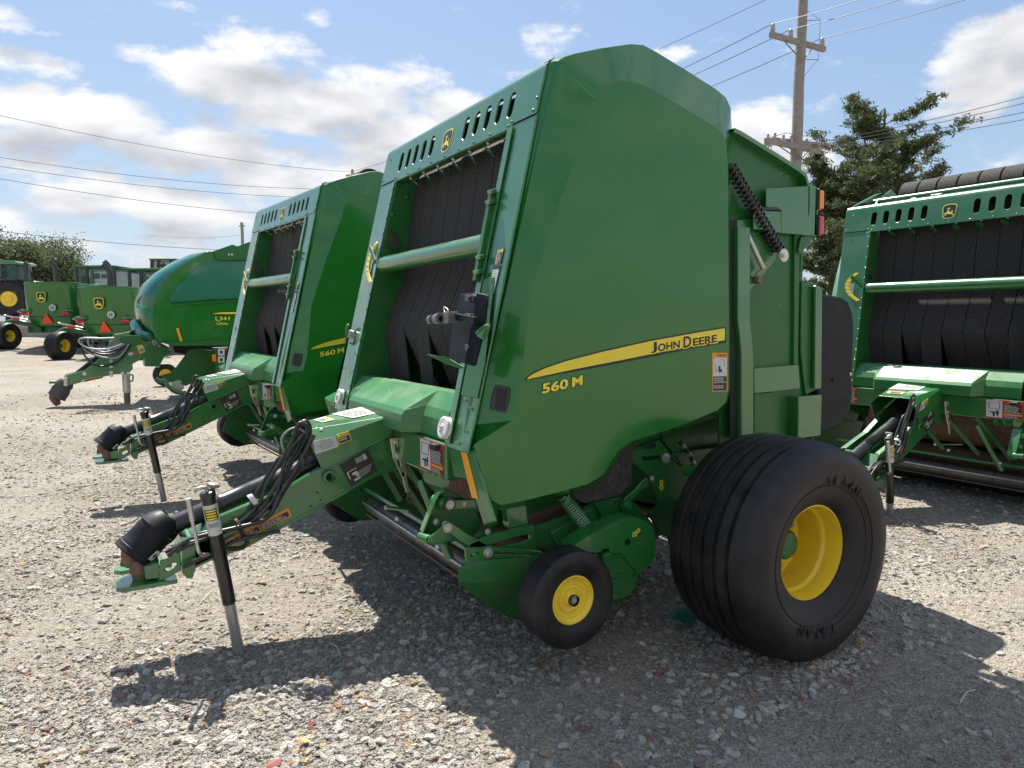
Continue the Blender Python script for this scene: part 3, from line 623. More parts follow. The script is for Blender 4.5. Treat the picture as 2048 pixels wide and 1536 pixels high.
    # driveline guard
    ax = (Y(640, 925, 3.77)-Y(320, 1065, 3.77)).normalized(); s0 = Vector((.255, 3.75, .612)); s1 = s0+ax*.95
    lathe('driveline_guard', [(0, .046), (.28, .046), (.285, .052), (.30, .052), (.305, .048), (.42, .048), (.95, .052)], s0, ax, BPNT, B, 28)
    bx = Vector((.131, .01, .133)).normalized(); b0_ = Vector((.128, 3.725, .518))
    sh = lathe('driveline_shield', [(0, .098), (.008, .103), (.016, .099), (.030, .098), (.034, .093), (.044, .093), (.048, .091), (.10, .088), (.150, .087), (.158, .092), (.166, .088), (.195, .076), (.220, .056), (.230, .045)], b0_, bx, BPLM, B, 40, smooth=30, caps=False)
    lathe('shield_bore', [(.01, .086), (.02, .086), (.03, .001)], b0_, bx, DARK, sh, 24, caps=False)
    c_ = b0_+bx*.06+Vector((.040, -.079, -.040)); uu = Vector((.62, .0, .55)).normalized(); vv = Vector((.5, .45, -.56)).normalized()
    decal('sticker', [c_-uu*.022-vv*.012, c_+uu*.03-vv*.012, c_+uu*.03+vv*.012, c_-uu*.022+vv*.012], [(.2, .4, .8, .55, BDEC), (.4, .15, .6, .85, BDEC)], sh, off=.004)
    lathe('guard_cone', [(0, .078), (.03, .07), (.06, .05)], s0+ax*.0, ax, BPLM, sh, 28, caps=False)
    # jack stand
    jt = Vector((.438, 3.50, .800)); jb = Vector((.555, 3.56, .0)); jd = (jb-jt).normalized()
    def J(s): return jt+(jb-jt)*s
    jk = cyl('jack_stand', J(0), J(.66), .031, BPNT, B, 28); jk['label'] = 'parking jack with black outer tube'
    cyl('inner_leg', J(.64), J(1.0), .026, GALV, jk, 24)
    lathe('jack_cap', [(0, .034), (.02, .036), (.03, .030), (.034, .018)], J(0), -jd, BPNT, jk, 20)
    uj, wj, dj_ = frame_of(jd); vj = CAMPV-jt; af = math.degrees(math.atan2(vj.dot(wj), vj.dot(uj)))
    lathe('jack_label', [(0, .0318), (.15, .0318)], J(.035), jd, WDEC, jk, 28, caps=False, a0=R(af-95), a1=R(af+95))
    lathe('jack_label', [(0, .0323), (.055, .0323)], J(.06), jd, BRDEC, jk, 28, caps=False, a0=R(af-50), a1=R(af+60))
    for i in range(4): lathe('label_line', [(0, .0327), (.007, .0327)], J(.066+i*.016), jd, YDEC, jk, 20, caps=False, a0=R(af-38), a1=R(af+45))
    for i in range(9): lathe('barcode', [(0, .0324), (.022, .0324)], J(.143), jd, BDEC, jk, 2, caps=False, a0=R(af-35+i*9), a1=R(af-31.5+i*9))
    lathe('jack_knob', [(0, .010), (.02, .012), (.025, .028), (.04, .030), (.045, .02)], J(0)+Vector((.02, .02, .018)), (.2, 0, 1), mat('grey_knob', (.22, .22, .2), .5), jk, 8, smooth=False)
    tube('jack_crank_top', [J(0)+Vector((-.0, -.01, .02)), J(0)+Vector((-.01, -.02, .05)), J(0)+Vector((-.04, -.03, .055)), J(0)+Vector((-.06, -.02, .045))], .009, GALV, jk)
    tube('jack_handle', [Y(377,998,3.46), Y(378,1010,3.46), Y(384,1040,3.46), Y(390,1065,3.46), Y(395,1092,3.46), Y(398,1104,3.46), Y(405,1110,3.48), Y(416,1108,3.50)], .0085, GALV, jk, 10)
    cyl('handle_grip', Y(377,997,3.46), Y(385,1042,3.46), .012, GALV, jk, 14)
    box('jack_mount', J(.40)+Vector((.0, .05, .0)), (.06, .09, .16), G, jk, Euler((0, R(-8), 0)))
    # hydraulic hoses
    hs = [[(560,1062),(520,1070),(470,1082),(440,1100),(400,1118),(365,1135)], [(600,885),(575,935),(545,985),(520,1020),(470,1050),(420,1065),(370,1085),(330,1105)],
          [(616,862),(590,905),(556,965),(528,1008),(500,1040),(455,1058),(400,1068),(345,1098)], [(622,880),(606,930),(570,980),(545,1022),(505,1048),(450,1062),(380,1078),(335,1112)],
          [(612,850),(600,846),(592,858),(585,880),(560,925),(535,965),(515,1010),(480,1045),(430,1072),(360,1090)], [(600,905),(560,915),(535,950),(505,1000),(498,1030),(480,1055),(495,1085),(480,1098),(455,1096),(440,1085)],
          [(628,870),(610,905),(585,950),(560,990),(540,1030),(515,1045),(470,1056),(410,1070)], [(606,870),(580,900),(565,940),(552,990),(520,1030),(490,1050),(440,1066),(380,1090),(352,1104)], [(620,858),(600,900),(578,935),(548,998),(530,1010),(545,1018),(556,1008)]]
    for i, h in enumerate(hs): tube('hydraulic_hose', [Y(u, v, 3.555+.022*(i % 3)-.01*(i//3)) for u, v in h], .0085 if i % 2 else .0105, HOSE, B, 8, 5)
    tube('hose_loop', [Y(u, v, 3.60) for u, v in [(584,900),(594,875),(600,855),(606,845),(614,846),(618,858),(615,880),(606,905)]], .015, HOSE, B, 10)
    tube('grey_cable', [Y(u, v, 3.59) for u, v in [(568,905),(563,880),(575,862),(594,856),(612,866)]], .006, mat('grey_cable_cover', (.25, .25, .25), .5), B, 8)
    for u, v in ((508,998),(503,1000),(478,1047)): lathe('cable_tie', [(-.006, .030), (.006, .030)], Y(u, v, 3.56), (1, 0, .6), WDEC if u > 500 else RUST, B, 14, caps=False)
    # ---------------- pickup
    P0 = Vector((1.712, 4.93, .285)); P1 = Vector((1.712, 2.86, .285))
    wr = cyl('windguard_roller', P0, P1, .060, STEEL, B, 32)
    lathe('roller_flange', [(0, .078), (.012, .078)], P0+Vector((0, -.02, 0)), (0, -1, 0), G, wr, 28)
    for y in (4.68, 4.2, 3.72, 3.3): lathe('weld_ring', [(0, .0612), (.006, .0612)], (1.712, y, .285), (0, -1, 0), BDEC, wr, 28, caps=False)
    bar('edge_strip', P0+Vector((-.075, .02, .03)), P1+Vector((-.075, 0, .03)), .012, .012, ZINC, wr)
    bar('edge_strip', P0+Vector((-.05, .02, -.06)), P1+Vector((-.05, 0, -.06)), .012, .012, RUST, wr)
    mesh('tine_bar', *join_geo([tube_geo([(1.95, 2.95, .36), (1.95, 4.6, .36)], .10, 14)]+[box_geo((1.86, 3.0+i*.066, .33), (.15, .012, .012), Euler((0, .4, 0))) for i in range(24)]+[box_geo((1.90, 3.0+i*.066, .40), (.14, .012, .012), Euler((0, -.2, 0))) for i in range(24)]), RUST, B)
    cyl('pickup_cross_tube', (1.62, 4.75, .44), (1.62, 2.9, .44), .018, G, B, 12)
    mesh('stripper_tines', *join_geo([box_geo((1.72, 3.05+i*.10, .41), (.16, .03, .008), Euler((0, .25, 0))) for i in range(16)]), G, B)
    # dark feed opening behind
    cyl('feed_rotor', (1.95, 3.0, .70), (1.95, 4.5, .70), .20, RUST, B, 24)
    for y0, y1 in ((3.35, 3.15), (3.62, 3.40), (3.9, 3.7), (4.2, 4.1)): bar('drive_arm', (1.45, y0, .86), (1.62, y1, .50), .05, .035, GREENF, B)
    cyl('tilt_cylinder', (1.42, 3.32, .80), (1.50, 3.16, .42), .022, G, B, 16)
    bar('cross_link', (1.35, 3.62, .60), (1.40, 3.42, .62), .03, .012, G, B); rivets('link_bolts', [(1.34, 3.62, .60), (1.36, 3.52, .56), (1.42, 3.14, .50)], (-1, -.3, 0), .014, GALV, B)
    for y in (3.02, 3.09, 3.16): lathe('sprocket', [(0, .035), (.014, .035)], (1.40, y, .86-.05*(y-3)), (-.6, -1, 0), G, B, 12, smooth=False)
    # near lift-link group in front of the pickup
    pl = spl('lift_plate', [(887,982),(896,980),(912,987),(930,998),(952,1008),(962,1060),(930,1078),(905,1084),(866,1090),(858,1090),(845,1078),(844,1066),(870,1000),(878,987)], 2.99, .012, GREENF, B, bevel=.003)
    pts = [(882,1094-4),(858,1091),(845,1079),(844,1066),(858,1030),(870,1000),(878,986),(889,980)]
    vs = []; fs = []
    for u, v in pts[1:]: q = Y(u, v, 2.96); vs += [q, q+Vector((.02, .07, .0))]
    for i in range(len(pts)-2): fs.append((2*i, 2*i+1, 2*i+3, 2*i+2))
    fl = mesh('plate_flange', vs, fs, G, pl); fl.modifiers.new('s', 'SOLIDIFY').thickness = .006
    c_ = Y(899, 1009, 2.93); lathe('coil_roller', [(0, .030), (.09, .030)], c_+Vector((-.03, .10, 0)), c_-(c_+Vector((-.03, .10, 0))), G, B, 24)
    lathe('roller_face', [(0, .031), (.006, .031)], c_, (0, -1, 0), BPNT, B, 24); bolt(c_+Vector((0, -.006, 0)), (0, -1, 0), .021, GALV, B)
    spl('upper_link', [(899,1000),(951,1000),(955,1017),(899,1018)], 2.955, .01, G, B); bolt(Y(928, 1008, 2.955), (0, -1, 0), .011, GALV, B)
    c2 = Y(863, 1081, 2.90); lathe('lower_boss', [(0, .022), (.07, .022)], c2+Vector((-.02, .08, 0)), c2-(c2+Vector((-.02, .08, 0))), G, B, 20); bolt(c2, (0, -1, 0), .014, G, B)
    spl('triangular_link', [(897,1043),(908,1048),(922,1080),(905,1082),(864,1090),(856,1086),(858,1076)], 2.90, .01, G, B, bevel=.003)
    bolt(Y(872, 1044, 2.96), (0, -1, 0), .017, GALV, B)
    lk = spl('pickup_lift_link', [(886,1047),(893,1041),(900,1044),(918,1055),(932,1066),(975,1090),(985,1094),(983,1108),(975,1115),(965,1110),(920,1082),(905,1070),(886,1058)], 2.83, .012, G, B, bevel=.003)
    bolt(Y(895, 1056, 2.83), (0, -1, 0), .021, GALV, lk); bolt(Y(976, 1105, 2.80), (0, -1, 0), .024, GALV, lk); bolt(Y(975, 1063, 2.84), (0, -1, 0), .014, GALV, B)
    spl('slotted_arm', [(931,1096),(985,1093),(1060,1100),(1085,1103),(1088,1112),(1070,1118),(985,1118),(934,1125),(931,1112)], 2.80, .012, G, B, holes=[[(941,1110),(958,1104),(962,1106),(944,1115)], [(990,1103),(1062,1107),(1064,1111),(990,1108)]], bevel=.003)
    spl('shield_flap', [(944,1073),(976,1058),(982,1062),(982,1075),(944,1086)], 2.86, .01, GREENF, B)
    spl('cover_beam', [(940,1088),(983,1068),(1069,1050),(1071,1098),(985,1100),(936,1100)], 2.83, .02, G, B, holes=[[(975,1092),(1040,1072),(1060,1069),(1060,1078),(1040,1086),(980,1098)]], bevel=.004)
    spl('mount_bracket', [(1013,1008),(1052,1004),(1056,1048),(1065,1048),(1066,1053),(1020,1059),(1018,1052)], 2.86, .06, G, B)
    spl('front_stay', [(985,1015),(996,1018),(996,1048),(980,1060),(968,1052)], 2.93, .02, GREENF, B)
    # curved near flare panel: upper sheet and inward-turned lower sheet
    u0 = [Y(935,1123,2.80), Y(918,1137,2.80), Y(918,1165,2.80), Y(1062,1158,2.76), Y(1100,1110,2.76)]
    w0 = [Y(918,1165,2.80), Y(940,1185,2.83), Y(966,1203,2.85), Y(1000,1224,2.88), Y(1020,1235,2.88), Y(1056,1243,2.88), Y(1075,1200,2.84), Y(1062,1158,2.76)]
    o = mesh('flare_panel', u0, [(0, 1, 2, 3, 4)], GREEND, B); o.modifiers.new('s', 'SOLIDIFY').thickness = .006
    o = mesh('flare_toe', w0, [tuple(range(8))], GREEND, B); o.modifiers.new('s', 'SOLIDIFY').thickness = .006
    plate('flare_panel', [(1.42, 4.90, .47), (1.38, 4.90, .36), (1.62, 4.90, .18), (2.1, 4.90, .15), (2.3, 4.90, .5), (1.9, 4.90, .62), (1.55, 4.90, .60)], (0, -.01, 0), GREEND, B)
    plate('far_pickup_side', [(1.40, 4.95, .75), (1.45, 4.95, .50), (1.66, 4.95, .34), (2.1, 4.95, .3), (2.3, 4.95, .6), (2.2, 4.95, .9), (1.6, 4.95, .95)], (0, -.01, 0), GREENF, B)
    # covers between pickup and wheel
    spl('side_cover', [(1070,1052),(1147,1026),(1188,1005),(1225,996),(1250,1003),(1255,1030),(1228,1048),(1190,1075),(1150,1100),(1073,1099)], 2.86, .02, GREENF, B, bevel=.004)
    spl('inner_cover', [(1104,1063),(1148,1040),(1170,1022),(1188,1018),(1196,1045),(1150,1092),(1118,1094),(1102,1068)], 2.845, .014, G, B, bevel=.008)
    spl('shoulder_plate', [(1188,1005),(1232,996),(1240,994),(1245,1000),(1226,1047),(1215,1050)], 2.845, .014, G, B, holes=[circle_px(1230, 1005, 4, 4)], bevel=.002)
    spl('rear_shoulder', [(1245,1005),(1262,998),(1300,1040),(1322,1070),(1312,1080),(1240,1045),(1228,1046)], 2.83, .014, GREENF, B)
    spl('slot_plate', [(1264,902),(1290,890),(1320,880),(1341,906),(1338,1000),(1317,1004),(1296,950),(1264,926)], 2.86, .014, GREENF, B, holes=[[(1284,914),(1322,911),(1322,918),(1286,922)], [(1282,896),(1300,888),(1312,888),(1313,894),(1306,897)]], bevel=.003)
    lathe('pin_head', [(0, .026), (.012, .026), (.014, .02)], Y(1329, 916, 2.855), (0, -1, 0), GALV, B, 20); bolt(Y(1304, 957, 2.855), (0, -1, 0), .018, GALV, B)
    rivets('panel_bolts', [Y(1212, 1037, 2.84), Y(1181, 1000, 2.84)], (0, -1, 0), .013, GALV, B)
    spl('hanger_plate', [(1322,878),(1361,868),(1360,925),(1345,905)], 2.93, .012, GREENF, B)
    spl('rear_frame_plate', [(1322,1000),(1338,1000),(1362,1020),(1340,1075),(1322,1070),(1300,1030)], 2.93, .02, GREEND, B)
    spl('arm_link', [(1243,1003),(1270,980),(1283,965),(1294,955),(1297,962),(1296,972),(1280,985),(1253,1013),(1245,1015)], 2.82, .012, G, B, bevel=.003)
    lathe('arm_boss', [(0, .03), (.02, .03), (.022, .02), (.04, .02)], Y(1248, 1010, 2.82), (0, -1, 0), G, B, 20); bolt(Y(1251, 1010, 2.79), (0, -1, 0), .016, G, B)
    for (u, v, s, a, y) in ((1323, 971, 1.0, 0, 2.857), (1272, 1066, 1.0, R(-42), 2.628)):
        ar = [(-3, -11), (3, -11), (3, 2), (6, 2), (0, 11), (-6, 2), (-3, 2)]; ai = [(-1.6, -9.4), (1.6, -9.4), (1.6, 3.2), (3.4, 3.2), (0, 8.2), (-3.4, 3.2), (-1.6, 3.2)]
        rt = lambda q: [(u+(x*math.cos(a)+z*math.sin(a))*s, v+(-x*math.sin(a)+z*math.cos(a))*s) for x, z in q]
        spl('arrow_decal', rt(ar), y, .0008, YDEC, B, holes=[rt(ai)], bevel=0)
        rt2 = lambda q: [(u+(x*math.cos(a)+z*math.sin(a))*s, v+(-x*math.sin(a)+z*math.cos(a))*s) for x, z in q]
        spl('arrow_decal', rt2([(-.5, -7), (.5, -7), (.5, 4), (-.5, 4)]), y, .0008, YDEC, B, bevel=0)
    # chain case
    cc = [(1149,1091),(1176,1073),(1243,1040),(1264,1034),(1278,1036),(1294,1044),(1306,1056),(1311,1072),(1311,1088),(1308,1108),(1303,1127),(1277,1148),(1242,1107),(1186,1104),(1152,1106)]
    spl('chain_case', cc, 2.635, .11, G, B, holes=[circle_px(1256, 1085, 6.5, 7.5), [(1203,1100),(1219,1096),(1219,1105),(1204,1105)]], bevel=.014)
    cyl('case_bore', Y(1256, 1085, 2.70), Y(1256, 1085, 2.69), .022, RUST, B, 16)
    lw = spl('wheel_mount_plate', [(1208,1106),(1240,1107),(1277,1148),(1278,1158),(1270,1176),(1254,1194),(1220,1201),(1206,1201),(1160,1160),(1150,1110)], 2.650, .014, G, B, holes=[circle_px(1268, 1152, 3, 3.6), [(1222,1159),(1235,1157),(1235,1160),(1222,1162)]], bevel=.003)
    for u, v in ((1213,1138),(1242,1141),(1241,1182)): bolt(Y(u, v, 2.648), (0, -1, 0), .014, G, lw)
    box('mount_block', Y(1211, 1119, 2.63), (.05, .03, .06), GREENF, lw); bolt(Y(1221, 1115, 2.645), (0, -1, 0), .010, BDEC, lw)
    spl('lower_skid', [(1205,1202),(1246,1195),(1248,1203),(1206,1212)], 2.69, .2, GREEND, B)
    # return springs
    def spring(name, p, q, r, wr_, turns, m, parent):
        p = Vector(p); q = Vector(q); u_, w_, d_ = frame_of(q-p); L_ = (q-p).length; pts = []
        n = turns*10
        for i in range(n+1): a = 2*math.pi*i/10; pts.append(p+d_*L_*i/n+(u_*math.cos(a)+w_*math.sin(a))*r)
        vs, fs = tube_geo(pts, wr_, 5); return mesh(name, vs, fs, m, parent, smooth=60)
    spring('green_spring', Y(1124, 990, 2.78), Y(1178, 1060, 2.78), .030, .006, 17, G, B)
    tube('spring_hook', [Y(1178, 1060, 2.78), Y(1183, 1066, 2.78), Y(1186, 1074, 2.80)], .007, RUST, B)
    sp = spring('tailgate_spring', Y(1458, 330, 2.69), Y(1558, 502, 2.69), .031, .0075, 20, BPNT, B)
    cyl('spring_rod', Y(1458, 330, 2.69), Y(1562, 508, 2.69), .014, BPNT, sp, 12)
    lathe('spring_washer', [(0, .036), (.012, .036)], Y(1565, 511, 2.66), (0, -1, 0), ZINC, sp, 24); bolt(Y(1565, 511, 2.648), (0, -1, 0), .016, GALV, sp)
    cyl('gas_strut', Y(1489, 457, 2.69), Y(1526, 536, 2.69), .014, GALV, B, 14); tube('strut_wire', [Y(1526, 538, 2.69), Y(1514, 545, 2.70), Y(1512, 558, 2.71)], .006, G, B)
    lathe('strut_boss', [(0, .02), (.03, .02)], Y(1512, 560, 2.72), (0, -1, 0), RUST, B, 14)
    # black rubber flap under the shell
    spl('rubber_flap', [(1280,888),(1264,905),(1264,965),(1247,984),(1237,992),(1170,1007),(1150,998),(1140,985),(1220,900)], 2.79, .006, mat('rubber_flap', (.02, .02, .024), .75, dirt=(.25, .2, .12), dirt_amt=.25, dscale=40), B)
    cyl('ram_rod', Y(1341, 921, 2.80), Y(1372, 939, 2.66), .012, CHR, B, 16); cyl('ram_body', Y(1370, 938, 2.67), Y(1400, 955, 2.55), .028, GREENF, B, 20)
    tube('armoured_hose', [Y(u, v, 2.83) for u, v in [(1360,885),(1372,898),(1382,915),(1386,930),(1378,942)]], .012, HOSE, B, 10)
    for u, v in ((1366,892),(1378,908),(1385,924)): lathe('hose_fitting', [(-.012, .014), (.012, .014)], Y(u, v, 2.83), Y(u+6, v+9, 2.83)-Y(u, v, 2.83), GALV, B, 12)
    # gauge wheels and main wheels
    wheel('gauge_wheel', (1.782, 2.55, .376), (0, -1, 0), .226, .15, 0, B, small=True)
    wheel('gauge_wheel', (1.60, 5.06, .375), (0, 1, 0), .235, .16, 0, B, small=True)
    mw_ = wheel('main_wheel', (2.88, 2.30, .510), (0, -1, 0), .528, .548, 5, B)
    wheel('main_wheel', (2.88, MY(2.30), .510), (0, 1, 0), .528, .548, 5, B)
    for k_, (a0_, ch) in enumerate([(-118, c) for c in 'TITAN']+[(52, c) for c in 'TITAN']):
        k_ %= 5; a = R(a0_+(4-k_)*9.5); rr = .335; cp = Vector((2.88+rr*math.cos(a), 2.30-.272, .510+rr*math.sin(a))); ut = Vector((-math.sin(a), 0, math.cos(a))); vt = Vector((math.cos(a), 0, math.sin(a)))
        vt, ut = vt, Vector((math.sin(a), 0, -math.cos(a)))
        o = text('raised_lettering', ch, cp-ut*.018-vt*.0, cp+ut*.018-vt*.0, cp-ut*.018+vt*.046, RUB, mw_, off=.01)
        o.modifiers.new('s', 'SOLIDIFY').thickness = .006
    box('sun_block_plate', (3.1, 3.77, .86), (1.1, 1.7, .02), GREENF, B); box('sun_block_pan', (2.7, 3.77, .50), (.7, 1.5, .02), GREENF, B)  # unseen plates added under the chassis to keep sun off the ground
    cyl('axle', (2.88, 2.5, .51), (2.88, 5.04, .51), .06, GREENF, B, 20)
    # ---------------- tailgate and rear
    global YOFF
    YOFF = -.20
    tail = [(1455,262),(1468,268),(1540,312),(1584,340),(1598,352),(1604,372),(1604,430),(1598,470),(1600,560),(1607,640),(1607,700),(1607,760),(1600,880),(1440,905),(1440,640)]
    spl('tailgate_side', tail, 2.95, .02, GREENF, B, holes=[], bevel=.003)
    plate('tailgate_side', [(p.x, MY(2.75), p.z) for p in [Y(u, v, 2.95) for u, v in tail]], (0, -.02, 0), GREENF, B)
    tb = [Y(u, v, 2.95) for u, v in tail[0:7]]
    vs = []; fs = []
    for p in tb: vs += [(p.x, 2.70, p.z+.004), (p.x, MY(2.70), p.z+.004), (p.x-.01, MY(2.70), p.z-.016), (p.x-.01, 2.70, p.z-.016)]
    for i in range(len(tb)-1):
        for c_ in range(4): d_ = (c_+1) % 4; fs.append((i*4+c_, i*4+d_, i*4+4+d_, i*4+4+c_))
    mesh('tailgate_top', vs, fs, G, B, smooth=50)
    pa = Y(1604, 440, 2.95); pb = Y(1607, 870, 2.95); mesh('tailgate_rear', *box_geo(((pa.x+pb.x)/2+.0, 3.77, (pa.z+pb.z)/2), (.02, 2.0, pa.z-pb.z)), GREENF, B)
    rivets('tailgate_bolts', [Y(u, v, 2.95) for u, v in [(1484,349),(1547,357),(1563,346),(1575,352),(1594,487),(1595,520),(1594,552),(1600,640),(1604,655),(1602,680),(1559,612),(1600,708),(1603,722),(1533,820)]], (0, -1, 0), .011, G, B)
    spl('edge_flange', [(1590,450),(1601,452),(1596,735),(1588,735)], 2.93, .02, GREENF, B)
    spl('spring_arm', [(1462,440),(1500,438),(1556,448),(1552,520),(1500,583),(1492,590),(1484,560),(1478,470),(1462,445)], 2.925, .02, G, B, bevel=.004)
    # sloping upright channel
    vs = []; fs = []
    ch_ = [(1483,455),(1483,560),(1483,640),(1487,675),(1490,710),(1490,880)]
    for u, v in ch_:
        a_ = Y(u-7, v, 2.87); b_ = Y(u+18, v, 2.87); vs += [a_, b_, b_+Vector((0, .07, 0)), a_+Vector((0, .07, 0))]
    for i in range(len(ch_)-1):
        for c_ in range(4): d_ = (c_+1) % 4; fs.append((i*4+c_, i*4+d_, i*4+4+d_, i*4+4+c_))
    mesh('upright_channel', vs, fs, G, B, bevel=.006, seg=2)
    plate('gap_shade_strip', [Y(1460,440,2.90), Y(1475,440,2.90), Y(1475,640,2.90), Y(1482,710,2.90), Y(1482,880,2.90), Y(1460,880,2.90)], (0, .004, 0), DARK, B)  # added near-black strip standing in for the shade beside the channel
    spl('tail_beam', [(1509,737),(1598,729),(1601,777),(1509,787)], 2.91, .04, G, B, bevel=.004)
    spl('lower_side_panel', [(1509,787),(1545,784),(1545,875),(1508,890)], 2.93, .02, GREENF, B)
    # step box
    mesh('step_box', *box_geo((3.60, 2.80, 1.04), (.21, .24, .24)), G, B, bevel=.005)
    # light bracket
    lb = spl('light_bracket', [(1533,376),(1628,371),(1634,374),(1634,472),(1563,466),(1563,420),(1533,413)], 2.90, .012, G, B, bevel=.003)
    p_l = Y(1634, 424, 2.90)
    mesh('light_housing', *box_geo((p_l.x-.005, 2.79, p_l.z), (.03, .18, .27)), G, lb, bevel=.004)
    spl('bracket_brace', [(1603,473),(1630,472),(1600,510),(1597,500)], 2.91, .01, GREENF, lb)
    spl('bracket_arm', [(1508,421),(1562,423),(1563,466),(1508,458)], 2.89, .01, G, lb); spl('seal_strip', [(1508,413),(1556,414),(1563,421),(1508,421)], 2.895, .03, BPL, lb)
    for (v0, v1, m_, nm) in ((379, 418, ORNG, 'amber_lamp'), (431, 470, REDL, 'red_lamp')):
        p = Y(1634, v0, 2.90); q = Y(1634, v1, 2.90)
        mesh(nm, *box_geo((p.x+.040, 2.77, (p.z+q.z)/2), (.052, .15, p.z-q.z)), m_, lb, bevel=.012, seg=3)
        mesh('lamp_base', *box_geo((p.x+.012, 2.77, (p.z+q.z)/2), (.012, .16, p.z-q.z+.01)), BPL, lb, bevel=.002)
    # net-wrap box at the rear: green side frame and black rounded door
    spl('rear_frame', [(1604,563),(1634,567),(1634,778),(1612,790),(1608,760),(1602,700),(1603,600)], 2.93, .03, GREENF, B)
    spl('rear_frame_edge', [(1632,571),(1645,576),(1643,775),(1640,778),(1630,777)], 2.90, .02, G, B)
    z1 = Y(1645, 586, 2.93).z; z0 = Y(1640, 868, 2.93).z; xs = Y(1640, 700, 2.93).x-.005
    prof = [(xs, z1), (xs+.19, z1-.02), (xs+.265, z1-.055), (xs+.31, z1-.12), (xs+.325, z1-.20), (xs+.335, z0+.19), (xs+.32, z0+.11), (xs+.26, z0+.055), (xs, z0-.0)]
    plate('rear_door', [(x, 2.73, z) for x, z in prof], (0, 2.08, 0), BPLM, B, bevel=.02, seg=3)
    lathe('door_bolt', [(0, .011), (.006, .011)], Y(1700, 748, 2.928), (0, -1, 0), GALV, B, 14); lathe('door_plug', [(0, .014), (.004, .012)], Y(1667, 760, 2.928), (0, -1, 0), BPLM, B, 14)
    bar('door_hinge', (xs, 2.76, z1+.01), (xs+.13, 3.0, z1+.012), .03, .02, BPNT, B)
    YOFF = 0.0
    # ---------------- side shells
    pairs = [((1113,120),(1187,205)),((1128,111),(1190,195)),((1150,105),(1200,182)),((1200,95),(1218,168)),((1262,86),(1246,162)),((1287,88),(1276,166)),((1315,103),(1310,182)),((1380,143),(1375,220)),((1432,176),(1425,250)),((1452,193),(1446,268)),((1462,215),(1453,290)),((1464,260),(1456,330)),((1464,500),(1457,520)),((1465,700),(1458,700)),((1465,780),(1458,775)),((1459,813),(1452,803)),((1440,833),(1436,820)),((1360,860),(1355,843)),((1262,893),(1255,872)),((1240,910),(1232,890)),((1226,935),(1214,915)),((1212,958),(1198,938)),((1185,975),(1172,955)),((1130,991),(1120,970)),((1050,1012),(1050,985)),((1000,1021),(1008,995)),((982,1014),(990,985)),((965,985),(980,960)),((948,925),(966,905)),((943,898),(956,876)),((949,850),(1025,841)),((958,800),(1040,785)),((1012,578),(1062,585)),((1050,400),(1120,400)),((1085,250),(1170,265))]
    pairs = [(o_, ((o_[0]+(i_[0]-o_[0])*.42, o_[1]+(i_[1]-o_[1])*.42) if 17 <= k_ <= 29 else i_)) for k_, (o_, i_) in enumerate(pairs)]
    YE, YC_ = 2.765, 2.655
    rings = [(0, 2.81), (0, YE+.012)]+[(t, YE-(YE-YC_)*t) for t in (.03, .5, .95, 1.0)]
    outer = [Y(u, v, YE) for (u, v), _ in pairs]; inner = [Y(u, v, YC_) for _, (u, v) in pairs]
    cenx = sum(p.x for p in inner)/len(inner); cenz = sum(p.z for p in inner)/len(inner)
    def shell(mirror):
        vs = []; n = len(pairs)
        for t, y in rings:
            for a, b in zip(outer, inner):
                p = a.lerp(b, t); yy = y
                if t == 0 and y > YE+.02: p = Vector((p.x+(-.024 if (p.x < 1.95 and p.z < 2.80 and p.z > .95) else (-.012 if p.x > 2.5 else 0)), 0, p.z-.004))
                vs.append((p.x, MY(yy) if mirror else yy, p.z))
        fs = []
        for r_ in range(len(rings)-1):
            for i in range(n): j = (i+1) % n; fs.append((r_*n+i, r_*n+j, (r_+1)*n+j, (r_+1)*n+i))
        base = (len(rings)-1)*n
        tri = tessellate_polygon([[Vector((p.x, p.z, 0)) for p in inner]])
        for t in tri: fs.append(tuple(base+i for i in t))
        o = mesh('side_shell', vs, fs, GREENS, B, smooth=14); return o
    sh = shell(False); sh2 = shell(True)
    YS = YC_-.0012
    # handle pocket
    sl = lambda u, v: Y(u, v, 2.757-.11*min(1, max(0, (u-(958+(800-v)*.24))/80)))
    ph = plate('handle_pocket', [sl(u, v) for u, v in [(989,770),(1018,774),(1016,800),(1008,825),(979,818),(982,795)]], (0, -.008, 0), BPL, sh, holes=[[sl(u, v) for u, v in [(993,777),(1012,779),(1007,819),(989,815)]]], bevel=.003, seg=2)
    plate('pocket_recess', [sl(u, v)+Vector((0, -.001, 0)) for u, v in [(993,777),(1012,779),(1007,819),(989,815)]], (0, -.001, 0), mat('pocket_black', (.008, .008, .01), .6), ph, bevel=0)
    # stripe
    def dec(name, px, y, m, parent, holes=()):
        return plate(name, [Y(u, v, y) for u, v in px], (0, -.0005, 0), m, parent, [[Y(u, v, y) for u, v in h] for h in holes], bevel=0)
    st_o = [(1050,761),(1052,755),(1063,746),(1090,733.5),(1130,720),(1200,702),(1300,679.5),(1400,661.5),(1449,653.5),(1452,655),(1452,684),(1449,686),(1400,694.5),(1330,708),(1250,724),(1150,743)]
    st_i = [(1054,758.5),(1056,755),(1066,748),(1091,736.3),(1130,723),(1200,705),(1300,682.5),(1400,664.5),(1449.5,656.5),(1449.5,680),(1400,689),(1330,702.5),(1250,718.5),(1150,738)]
    so = dec('yellow_stripe', st_o, YS, BDEC, sh); dec('stripe_field', st_i, YS-.0006, YDEC, so)
